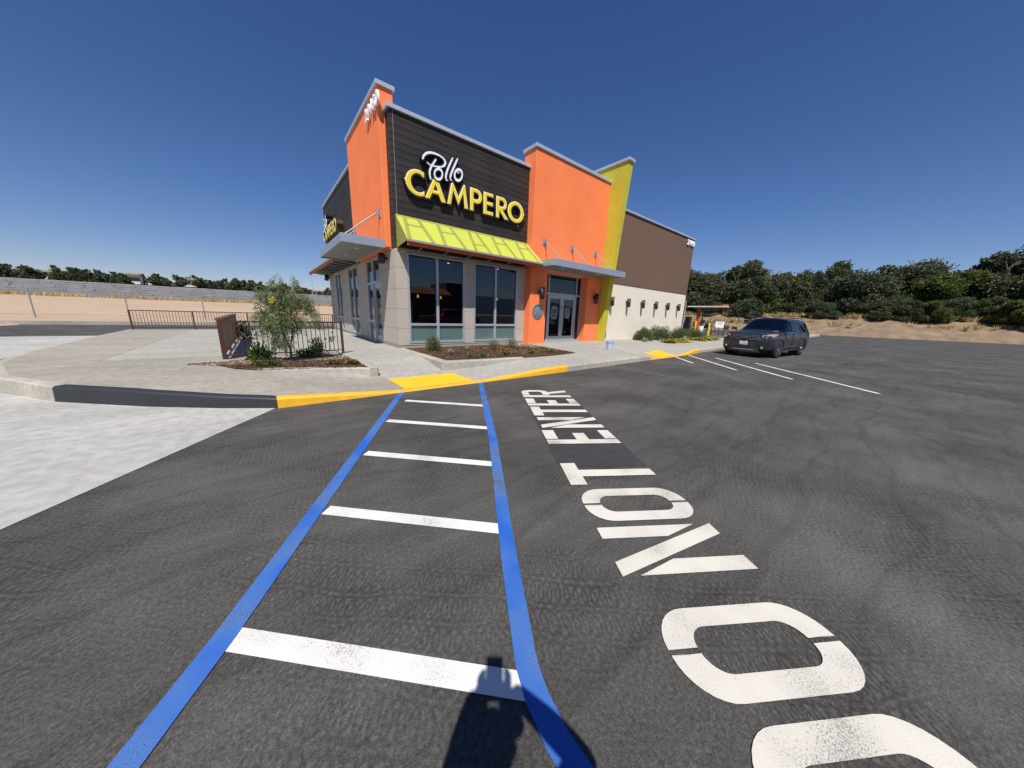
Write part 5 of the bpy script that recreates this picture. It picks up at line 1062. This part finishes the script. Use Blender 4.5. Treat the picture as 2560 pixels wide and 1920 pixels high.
def limb_mesh(name, H0, spread, seed, r0, levels=3):
    r_ = random.Random(seed); b_ = B()
    def grow(p, d, L1, r, lv):
        q = p+d*L1; b_.rod(p, q, r, 7, r*.68, caps=False)
        if lv == 0: return
        for _ in range(3 if lv > 1 else 2):
            nd = (d+Vector((r_.uniform(-1, 1), r_.uniform(-1, 1), r_.uniform(-.1, .7)))*spread).normalized(); grow(q, nd, L1*r_.uniform(.6, .8), r*.62, lv-1)
    grow(Vector((0, 0, 0)), Vector((r_.uniform(-.08, .08), r_.uniform(-.08, .08), 1)).normalized(), H0, r0, levels)
    o = b_.make(name, 'bark', fix=False); me = o.data; COL.objects.unlink(o); bpy.data.objects.remove(o); me.materials.clear(); me.materials.append(M['bark']); return me
def oak_blobs(seed, n=15):
    r_ = random.Random(seed); out = []
    for i in range(n):
        a = r_.uniform(0, 6.28); zz = r_.uniform(.10, 1.08); rr_ = r_.uniform(.15, .75)*(1.2-.8*min(zz, 1.05))**.5; s_ = r_.uniform(.12, .34) if zz < .8 else r_.uniform(.10, .22)
        out.append((math.cos(a)*rr_, math.sin(a)*rr_, zz*.82, s_*1.15, s_*1.15, s_*.85))
    return out
big = []
for k in range(4):
    bl_ = [(x*5, y*5, z*10, rx*5, ry*5, rz*7) for x, y, z, rx, ry, rz in oak_blobs(11+k, 22)]
    big.append((crown_mesh('crown', bl_, 32000, .31, ('oak1', 'oak2', 'oak3', 'oak2')[k], k), limb_mesh('trunk', 3.4, .7, 5+k, .26)))
def place_tree(name, proto, x, y, z, s_, rz, label, cat, group, sz=1.0):
    root = empty(name, (x, y, z), rz, label, cat, group); root.scale = (s_, s_, s_*sz)
    link_me('crown', proto[0], root); link_me('trunk', proto[1], root); return root
def link_me(n, me, p): o = bpy.data.objects.new(n, me); COL.objects.link(o); o.parent = p; return o
def polar(azd, d): return (d*math.sin(R_(azd)), d*math.cos(R_(azd)))
tr_ = [(66.3, 84, .143, 'rounded oak-like tree immediately right of the brown wall end'), (68.7, 80, .149, 'tall dome-topped dark tree, first from the building'), (70.6, 86, .136, 'greyer ragged-topped tree between the dome-topped one and the gap'), (72.4, 82, .130, 'smaller tree standing at the dip in the treetops'),
       (74.1, 78, .150, 'tallest dark tree above the bonnet of the SUV'), (75.6, 84, .147, 'broad tree merging with the tallest crown on its right'), (77.0, 77, .131, 'leafy tree sloping down to the notch of open sky'), (78.3, 88, .104, 'low tree at the notch of open sky'), (79.7, 80, .134, 'open-crowned tree rising right of the sky notch'), (81.6, 78, .125, 'dense tree behind the rear of the SUV'),
       (84.0, 83, .140, 'tall tree right of the SUV'), (86.5, 78, .128, 'round tree farther right along the bank'), (89.2, 84, .145, 'tall tree on the far right bank'), (92.3, 80, .120, 'lower tree near the right border'), (95.5, 84, .14, 'outermost tree on the right bank'), (64.0, 90, .13, 'tree mostly hidden behind the brown wall'), (99.5, 82, .13, 'tree beyond the right edge of the bank')]
for i, (a_, d_, tn, lb) in enumerate(tr_):
    x, y = polar(a_, d_); zg = 2.75; top = 1.5+tn*d_; hh = top-zg; s_ = hh/9.9; place_tree('broadleaf_tree', big[(i*3+i//4) % 4], x, y, zg-.2, s_*(1.02+.1*((i*7) % 3)/2), i*1.9, lb, 'tree', 'trees on the bank behind the lot', 1/(1.02+.1*((i*7) % 3)/2))
for i in range(30):   # lower shrubs filling the foot of the tree belt
    a_ = 65.0+i*1.22+rnd.uniform(-.3, .3); x, y = polar(a_, 74.5+rnd.uniform(-1, 4)); s_ = rnd.uniform(.34, .52)
    root = empty('bank_shrub', (x, y, 2.3), rnd.uniform(0, 6), 'dark green shrub at the foot of the tree belt on the bank', 'shrub', 'shrubs at the foot of the trees'); root.scale = (s_*1.2, s_*1.2, s_*.9); link_me('foliage', big[i % 4][0], root)
# dry bank below the trees
BK = [(30, 92), (45, 86), (55, 78), (62, 72), (68, 69.5), (75, 68), (82, 67.5), (90, 68), (98, 72), (108, 80)]
def bankfn(u, v):
    t = u*(len(BK)-1); i = min(int(t), len(BK)-2); f = t-i; a_ = BK[i][0]+(BK[i+1][0]-BK[i][0])*f; d_ = BK[i][1]+(BK[i+1][1]-BK[i][1])*f
    vv = [0, .08, .2, .5, 1, 1.9, 4, 9, 18][int(v*8+.001)]; dd = d_+vv*6; z = [-.02, .12, .55, 1.6, 2.75, 2.85, 3.0, 4.0, 6.0][int(v*8+.001)]
    z += .18*math.sin(u*140)*min(1, vv)*.6+.10*math.sin(u*57+vv*3)*min(1, vv*2); x, y = polar(a_, dd); return (x, y, z)
grid_patch('dry_bank', bankfn, 260, 8, 'bank', kind='structure')
def tuft_quads(pts, h, w_, n, spread=.6):
    out = []
    for x, y, z in pts:
        k = n; a = rng.random(k)*6.28; d = np.stack([np.cos(a)*spread, np.sin(a)*spread, np.ones(k)], 1)*(.5+rng.random((k, 1)))*np.array([1, 1, 1]); d /= np.linalg.norm(d, axis=1, keepdims=True)
        c = np.array([x, y, z])+rng.normal(size=(k, 3))*np.array([w_*2, w_*2, 0]); L1 = h*(.5+.8*rng.random(k)); out.append(rot_quads(c, d, rdir(k), L1, np.full(k, w_)))
    return np.concatenate(out)
pts = []
for _ in range(900):
    u = rnd.random(); v = rnd.choice([3, 4, 4, 4, 5, 5])/8; x, y, z = bankfn(u, v); pts.append((x+rnd.uniform(-.8, .8), y+rnd.uniform(-1.5, 1.5), z-.08))
tag(quads('dry_grass', tuft_quads(pts, .75, .06, 26), 'drygrass'), 'dry straw-coloured grass along the crest of the bank', 'grass', kind='stuff')
sgm = crown_mesh('foliage', [(x*1, y*1, z*.8, rx, ry, rz*.8) for x, y, z, rx, ry, rz in oak_blobs(71, 8)], 900, .16, 'sage', 3)
for i, (a_, d_, s_, lb) in enumerate(((69.9, 62, 1.7, 'grey-green sagebrush on the bank beside the white pole base'), (71.0, 64, 1.4, 'grey-green sagebrush on the bank between the bollards'), (76.3, 71, 1.5, 'round sagebrush near the crest of the bank above the bonnet'), (73.2, 66, .9, 'small sagebrush low on the bank'), (67.6, 63, 1.3, 'sagebrush right of the black box at the wall end'), (77.4, 66, 1.6, 'sagebrush behind the SUV bonnet'))):
    x, y = polar(a_, d_); root = empty('sagebrush', (x, y, .2 if d_ < 67 else 2.3), i, lb, 'shrub', 'sagebrush on the dry bank'); root.scale = (s_,)*3; link_me('foliage', sgm, root)

# young drooping tree in the corner planter
def droopy(n, blobs, leafL, leafW):
    w1 = np.array([b_[3]*b_[4]*b_[5] for b_ in blobs]); w1 = w1**.6; w1 /= w1.sum(); out = []
    for b_, ww in zip(blobs, w1):
        k = int(n*ww/14)+1; c = np.array(b_[:3])+rdir(k)*(rng.random((k, 1))**.5)*np.array(b_[3:6]); m_ = 14
        # each strand hangs: leaves spaced along it
        t = np.tile(np.linspace(0, 1, m_), k); base = np.repeat(c, m_, 0); sdir = np.repeat(np.concatenate([rng.normal(size=(k, 2))*.35, -np.ones((k, 1))], 1), m_, 0)
        p = base+sdir*(t*.17)[:, None]+rng.normal(size=(k*m_, 3))*.018; d = sdir*.7+rng.normal(size=(k*m_, 3))*.45; d /= np.linalg.norm(d, axis=1, keepdims=True)
        L1 = leafL*(.6+.8*rng.random(k*m_)); out.append(rot_quads(p, d, rdir(k*m_), L1, leafW*(.7+.6*rng.random(k*m_))))
    return np.concatenate(out)
yt = empty('young_tree', (.44, 8.91, .24), label='young drooping narrow-leaved tree in the corner planter before the railing', cat='tree')
BL = [(.40, 0, 1.50, .16, .14, .14), (.52, 0, 1.25, .10, .10, .16), (-.10, 0, 1.10, .42, .34, .30), (.05, .05, 1.55, .36, .32, .26), (-.20, .0, 1.42, .26, .25, .24), (-.28, .02, .85, .30, .28, .26), (.24, .05, 1.48, .25, .25, .16), (-.08, .0, 1.80, .16, .15, .20), (-.32, .0, 1.62, .16, .16, .18), (.24, .0, 1.85, .09, .09, .14), (.42, .0, 1.32, .12, .12, .18), (.12, .0, .95, .30, .26, .24), (-.15, .0, .55, .26, .22, .16), (-.45, 0, 1.15, .14, .14, .26)]
quads('crown', droopy(8600, BL, .090, .0135), 'willow', yt)
b_ = B(); r5 = random.Random(5)
def br_(p, d, L1, r, lv):
    q = p+d*L1; b_.rod(p, q, r, 7, r*.7, caps=False)
    if lv:
        for _ in range(3): br_(q, (d+Vector((r5.uniform(-1, 1), r5.uniform(-.8, .8), r5.uniform(-.2, .6)))*.75).normalized(), L1*r5.uniform(.6, .85), r*.6, lv-1)
br_(Vector((0, 0, -.02)), Vector((.02, 0, 1)), .36, .033, 0); br_(Vector((.005, 0, .33)), Vector((-.25, .1, 1)).normalized(), .42, .022, 3); br_(Vector((.005, 0, .33)), Vector((.25, -.05, 1)).normalized(), .45, .020, 3); br_(Vector((-.05, .9, 0)), Vector((.02, -.02, 1)).normalized(), .75, .024, 2)
b_.make('trunk', 'bark', yt, fix=False)
c = np.array([-.22, -.24, 1.39])+rng.normal(size=(60, 3))*np.array([.030, .03, .038]); quads('blossom', rot_quads(c, rdir(60), rdir(60), np.full(60, .034), np.full(60, .024)), 'petal', yt)
# shrubs
def bush(name, x, y, z, r, h, n, leaf, mt, label, group=None, flowers=0, fl='petal', droop=.5, ar=.6, par=None, psz=.030):
    root = empty(name, (x, y, z), rnd.uniform(0, 6), label, 'shrub' if name.endswith('shrub') else 'plant', group)
    k = n; d = rdir(k); d[:, 2] = np.abs(d[:, 2])*1.0; rr_ = (.35+.65*rng.random(k)); lump = 1+.18*np.sin(d[:, 0]*5+x)*np.cos(d[:, 1]*6+y)
    c = d*rr_[:, None]*lump[:, None]*np.array([r, r, h*.92])+np.array([0, 0, h*.03]); dd = d*.7+rdir(k)*.55+np.array([0, 0, droop]); dd /= np.linalg.norm(dd, axis=1, keepdims=True); L1 = leaf*(.6+.8*rng.random(k))
    quads('foliage', rot_quads(c, dd, rdir(k), L1, L1*ar), mt, root)
    b2 = B(); r_ = random.Random(int(abs(x*100)+abs(y*10)))
    for i in range(14): a = r_.uniform(0, 6.28); e = r_.uniform(.3, .8); b2.rod((0, 0, -.02), (math.cos(a)*r*e, math.sin(a)*r*e, h*r_.uniform(.5, .9)), .006+.004*r, 5, .003, caps=False)
    b2.make('stem', 'bark', root, fix=False)
    if flowers:
        k = flowers; d = rdir(k); d[:, 2] = np.abs(d[:, 2])+.2; d /= np.linalg.norm(d, axis=1, keepdims=True); q = []
        cc = d*np.array([r, r, h])*(.92+.14*rng.random((k, 1))); m_ = 5
        for j in range(m_):
            a = 2*math.pi*j/m_+rng.random(k)*.4; dr = np.stack([np.cos(a), np.sin(a), .35+0*a], 1); dr /= np.linalg.norm(dr, axis=1, keepdims=True); q.append(rot_quads(cc, dr, np.tile(np.array([[0, 0, 1.]]), (k, 1)), np.full(k, psz), np.full(k, psz*.85)))
        quads('blossom', np.concatenate(q), fl, root)
    return root
bush('glossy_shrub', -.12, 9.42, .25, .27, .42, 520, .085, 'glossy', 'dark glossy-leaved shrub left of the young tree trunk', 'shrubs in the corner planter', ar=.5)
bush('glossy_shrub', 1.06, 9.50, .25, .22, .55, 420, .07, 'willow', 'light green shrub right of the young tree, against the railing', 'shrubs in the corner planter', ar=.4)
bush('glossy_shrub', .86, 9.62, .25, .34, .22, 420, .06, 'glossy', 'low dark shrub spreading along the foot of the railing', 'shrubs in the corner planter', ar=.5)
bush('twiggy_shrub', -.62, 15.5, .25, .35, .72, 500, .09, 'glossy', 'dark shrub beyond the brown sheet panel on the patio', 'shrubs on the patio', ar=.5); bush('twiggy_shrub', 2.5, 21.2, .25, .35, 1.0, 450, .09, 'willow', 'thin shrub in front of the far railing near the wall', 'shrubs on the patio', ar=.4)
# forked small shrub with round dark leaves near the railing's right end
root = empty('rubber_plant', (1.32, 9.62, .25), label='thin stem with a few large dark round leaves near the right end of the railing', cat='plant')
b_ = B(); P_ = [(-.02, 0, 0), (.03, 0, .18), (.05, 0, .35), (.13, 0, .52)]
for a, c in zip(P_, P_[1:]): b_.rod(a, c, .007, 6)
b_.make('stem', 'bark', root); c = np.array([[.10, 0, .44]]*14)+rng.normal(size=(14, 3))*np.array([.05, .04, .05]); quads('leaf', rot_quads(c, rdir(14), rdir(14), np.full(14, .085), np.full(14, .075)), 'glossy', root)
fg = 'flower plants in the mulch beds'
for x, y, r, n, nf, mt, lb in ((.02, 8.42, .26, 900, 9, 'petal2', 'low green plant with a few orange flowers left in the corner planter'), (-.22, 8.55, .10, 160, 4, 'petal2', 'small orange-flowered plant at the left of the corner planter'), (1.20, 8.02, .155, 420, 17, 'petal2', 'yellow-orange flowering plant right in the corner planter, nearer the tree'), (1.54, 7.86, .145, 380, 13, 'petal2', 'yellow-orange flowering plant nearest the corner of the planter kerb')):
    bush('flower_plant', x, y, .245, r, .11, n, .045, 'glossy', lb, fg, nf, mt, ar=.35)
for x, y, r, n, nf, lb in ((5.87, 7.56, .20, 380, 13, 'yellow-flowered plant in the middle of the front bed'), (6.85, 7.45, .16, 260, 8, 'yellow-flowered plant right of middle in the front bed'), (7.65, 7.38, .22, 200, 8, 'sparse yellow-flowered plant near the right tip of the front bed'), (4.55, 7.55, .15, 220, 0, 'small bare green plant near the front kerb corner'), (4.95, 7.47, .17, 200, 1, 'low straggly plant in the middle of the front kerb edge')):
    bush('flower_plant', x, y, .262, r, .13, n, .05, 'bushy' if nf < 2 else 'glossy', lb, fg, nf, 'petal', ar=.35)
bush('round_shrub', 4.28, 9.42, .262, .255, .52, 1500, .05, 'bushy', 'upright dense green shrub below the left front window', 'shrubs in the front bed', ar=.45, droop=.9)
bush('twiggy_shrub', 6.26, 8.83, .262, .23, .42, 420, .045, 'bushy', 'thin pale shrub below the middle of the right window', 'shrubs in the front bed', ar=.4, droop=1.2)
bush('twiggy_shrub', 7.29, 9.07, .262, .27, .46, 430, .045, 'bushy', 'thin airy shrub below the right end of the right window', 'shrubs in the front bed', ar=.4, droop=1.2)
def agave(x, y, z, s_, label, group='spiky agaves in the beds', n=13):
    root = empty('agave', (x, y, z), rnd.uniform(0, 6), label, 'plant', group)
    for i in range(n):
        a = 2.399*i; t = .55+.8*(i/n); L1 = s_*(.75+.3*rnd.random()); d = Vector((math.cos(a)*math.cos(t), math.sin(a)*math.cos(t), math.sin(t))); s2 = Vector((-math.sin(a), math.cos(a), 0))*s_*.085
        P_ = [Vector((0, 0, 0)), d*L1*.45+Vector((0, 0, -.02*s_)), d*L1+Vector((0, 0, -.12*s_))]; v = [P_[0]-s2*.6, P_[0]+s2*.6, P_[1]+s2+Vector((0, 0, .02*s_)), P_[1]+Vector((0, 0, -.02*s_)), P_[1]-s2+Vector((0, 0, .02*s_)), P_[2]]
        link('leaf', newmesh('leaf', v, [(0, 1, 2, 3), (0, 3, 4), (3, 2, 5), (4, 3, 5)]), 'agave', root)
    return root
for x, y, z, s_, lb in ((4.38, 8.43, .262, .26, 'pale spiky agave left of centre in the front bed'), (5.38, 9.07, .262, .24, 'pale spiky agave below the pier between the two front windows'), (7.70, 8.15, .262, .27, 'green spiky agave near the doors end of the front bed'), (16.95, 8.95, .17, .48, 'pale agave at the left of the bed by the cream wall'), (18.1, 8.5, .17, .42, 'pale agave second from the left by the cream wall'), (21.5, 8.6, .17, .5, 'agave between the round shrubs by the cream wall'), (25.6, 8.3, .17, .5, 'agave near the yellow flowers in front of the last round shrub'), (29.3, 9.6, .10, .75, 'large pale agave between the two black bicycle hoops')): agave(x, y, z, s_, lb)
for x, y, r, h, lb in ((18.0, 9.62, .56, .84, 'rounded green shrub at the left by the cream wall'), (19.6, 9.50, .86, .98, 'widest rounded green shrub in front of the cream wall'), (22.3, 9.35, .78, .88, 'third rounded green shrub at the corner of the cream wall'), (24.4, 9.2, .74, .80, 'last rounded green shrub before the yellow bollards')):
    bush('round_shrub', x, y, .15, r, h, 6500, .085, 'bushy', lb, 'rounded shrubs by the cream wall', ar=.3, droop=.8)
for x, y, rx, lb in ((17.9, 8.0, .35, 'small patch of yellow flowers at the left end of the row by the walk'), (18.9, 8.1, .55, 'yellow flower clump left of the dense middle one'), (19.8, 8.15, .60, 'dense yellow flower clump in the middle of the bed'), (22.5, 8.25, .6, 'yellow flower clump on the left of the far group'), (23.7, 8.3, .7, 'yellow flower clump in the middle of the far group'), (25.0, 8.35, .6, 'yellow flower clump at the right end of the bed')):
    bush('flower_plant', x, y, .17, rx, .24, 1300, .07, 'glossy', lb, fg, int(230*rx), 'petal', ar=.4, psz=.058)
# drive-through end
def bollard(x, y, lb, h=1.08):
    root = empty('bollard', (x, y, 0), label=lb, cat='bollard', group='yellow bollards by the drive-through'); B().rod((0, 0, 0), (0, 0, h-.05), .085, 16).make('post', 'yellow', root); B().rod((0, 0, h-.05), (0, 0, h), .085, 16, .03).make('domed_cap', 'yellow', root)
bollard(34.3, 13.0, 'yellow steel bollard left of the orange canopy post', 1.45); bollard(32.3, 11.05, 'yellow steel bollard standing between the orange post and the bicycle hoops', 1.35)
for (x, y), lb in (((30.9, 10.2), 'black tubular bicycle hoop left of the white notice'), ((29.95, 9.0), 'black tubular bicycle hoop nearest the SUV')):
    root = empty('bicycle_hoop', (x, y, .05), R_(-50), lb, 'bicycle rack', 'bicycle hoops beside the bed'); b_ = B(); P_ = [(-.14, 0, 0), (-.14, 0, .88)]+[(-.14*math.cos(a), 0, .88+.14*math.sin(a)) for a in [math.pi*i/8 for i in range(1, 8)]]+[(.14, 0, .88), (.14, 0, 0)]
    for a, c in zip(P_, P_[1:]): b_.rod(a, c, .028, 8)
    b_.make('hoop', 'black', root)
root = empty('notice_sign', (34.9, 11.05, 0), R_(-65), 'white rectangular notice board on a short post between the bicycle hoops', 'sign'); B().box(-.36, .36, -.01, .01, .92, 1.52).make('board', 'white_sign', root, bevel=.004); B().rod((0, .03, 0), (0, .03, .95), .03, 8).make('post', 'black', root); B().box(-.28, .24, -.013, -.011, 1.44, 1.47).make('heading_bar', 'medal_dk', root); B().box(-.05, .16, -.013, -.011, 1.23, 1.27).make('text_bar', 'medal_dk', root); B().box(-.24, .22, -.013, -.011, 1.34, 1.36).make('text_bar', 'medal', root)
root = empty('drive_through_canopy', (40.3, 15.1, 0), label='thin flat drive-through canopy on one orange post beyond the building', cat='canopy')
B().box(-.16, .16, -.16, .16, 0, 2.95).make('post', 'post_orange', root, bevel=.01)
b_ = B(); a = Vector((-1.4, 1.35, 3.02)); c = Vector((2.25, -1.6, 3.14)); d = (c-a); n_ = Vector((.62, .78, 0))*1.1; v = [a-n_, a+n_, c+n_, c-n_]; v = v+[p+Vector((0, 0, .13)) for p in v]; b_.add(v, [(0, 1, 2, 3), (4, 7, 6, 5), (0, 4, 5, 1), (1, 5, 6, 2), (2, 6, 7, 3), (3, 7, 4, 0)]); b_.make('roof', 'greyroof', root)
b_ = B(); a2 = a.lerp(c, .86); v = [a2-n_*.9, a2+n_*.9, c+n_*.9, c-n_*.9]; v = [p+Vector((0, 0, .14)) for p in v]+[p+Vector((0, 0, .30)) for p in v]; b_.add(v, [(0, 1, 2, 3), (4, 7, 6, 5), (0, 4, 5, 1), (1, 5, 6, 2), (2, 6, 7, 3), (3, 7, 4, 0)]); b_.make('end_sign', 'valance', root)
root = empty('light_pole', (44.6, 16.2, 0), label='tall thin black lamp pole on a white concrete base beyond the drive-through canopy', cat='lamp post'); B().rod((0, 0, 0), (0, 0, .88), .30, 20).make('base', 'white_sign', root); B().rod((0, 0, .88), (0, 0, 5.9), .075, 10, .05).make('pole', 'black', root); B().box(-.35, .05, -.12, .12, 5.85, 5.95).make('lamp_head', 'black', root)
B().box(29.1, 29.5, 11.55, 11.95, 0, 1.85).make('menu_cabinet', 'black', bevel=.01); tag(bpy.data.objects['menu_cabinet'], 'tall black cabinet at the end of the cream wall', 'cabinet')

# ------------------------------------------------------------------ far left: wall, fence, hill, houses
wl = empty('block_wall', (0, 88, 0), label='long grey block retaining wall across the dirt lot', cat='wall')
q = B(); zr_ = 9; 
for r in range(zr_):
    z0 = 1.9+.30*r
    x = -130-(r % 2)*.35
    while x < 60:
        w1 = rnd.uniform(.9, 1.9); dd = rnd.uniform(0, .14)+.12*(zr_-r); q.box(x, x+w1-.02, -dd-.3, .6, z0, z0+rnd.uniform(.25, .29)); x += w1
o = q.make('wall_block', 'block', wl, fix=False); o['kind'] = 'stuff'; box('backing', -130, 60, .0, .8, 1.2, 4.5, 'block', wl)
pts = [(rnd.uniform(-110, 60), 84.5+rnd.uniform(-3, 2), 1.85) for _ in range(1500)]
tag(quads('dry_weeds', tuft_quads(pts, .8, .07, 10), 'drygrass'), 'strip of dry weeds along the foot of the grey wall', 'grass', kind='stuff')
hf = lambda x, y: 4.4+smooth(92, 170, y)*2.2+smooth(170, 340, y)*(8.5+1.5*math.sin(x*.02))+.4*math.sin(x*.05+y*.02)
grid_patch('hill', lambda u, v: (-420+700*u, 89+420*v, hf(-420+700*u, 89+420*v)), 100, 40, 'hill', kind='structure')
small = [(crown_mesh('crown', [(x*2.6, y*2.6, z*4.6+.4, rx*2.6, ry*2.6, rz*3.4) for x, y, z, rx, ry, rz in oak_blobs(31+k, 12)], 1600, .52, 'oak2' if k else 'oak1', k), limb_mesh('trunk', 1.1, .6, 15+k, .14, 2)) for k in range(3)]
i = 0
for k in range(170):
    x = rnd.uniform(-85, 62); y = rnd.uniform(115, 190); s_ = rnd.uniform(.5, .95)*y/150
    if k < 70: x = rnd.uniform(-62, 24); y = rnd.uniform(96, 120); s_ = rnd.uniform(.38, .62)
    place_tree('hillside_tree', small[k % 3], x, y, hf(x, y)-.3, s_, k, 'dark green tree on the hillside above the grey wall', 'tree', 'trees on the hillside')
for k in range(22):
    x = -62+k*6.1+rnd.uniform(-2.8, 2.8); y = rnd.uniform(150, 195); z = hf(x, y); w1 = rnd.uniform(2.6, 4.6); h1 = rnd.uniform(1.9, 3.2)
    root = empty('hillside_house', (x, y, z), rnd.uniform(-.4, .4), 'pale house with a low pitched roof among the hillside trees', 'house', 'houses on the hillside')
    box('wall', -w1/2, w1/2, -3, 3, -.5, h1, 'whitebox', root); B().prism([(-3.4, h1), (3.4, h1), (0, h1+.7)], 'x', -w1/2-.3, w1/2+.3).make('roof', 'roof_tile' if k % 4 == 0 else 'bank', root)
    for j in range(3): wx_ = -w1/2+w1*(j+.5)/3; B().box(wx_-.5, wx_+.5, -3.03, -3.0, 1.1, 2.2).make('window', 'dark', root)
fn = empty('wire_fence', (0, 41, 0), label='thin wire fence on steel posts across the dirt lot', cat='fence')
for k in range(-13, 6): x = 5.05+k*4.6; z = dz(x, 41); B().rod((x, 0, z-.1), (x, 0, z+2.15), .045, 8).make('post', 'steel', fn)
for hz in (2.10, .25): B().rod((-55, 0, dz(0, 41)+hz), (28, 0, dz(0, 41)+hz), .009, 5).make('rail_wire', 'rust', fn)
root = empty('flag_pole', (8.4, 73, 1.6), label='very thin white pole standing beyond the patio against the sky', cat='pole'); B().rod((0, 0, 0), (0, 0, 5.9), .05, 8, .018).make('pole', 'steel', root)
grid_patch('far_ridge', lambda u, v: (-400+2400*u, -650-500*v, 60*math.sin(min(1, v*2)*math.pi/2)*(0.85+.2*math.sin(u*17)+.08*math.sin(u*51))-1), 60, 6, 'ridge', kind='structure')
kerb_far = box('far_kerb', -40, 60, 32.2, 32.5, -.1, .22, 'kerb_conc'); kerb_far['kind'] = 'structure'
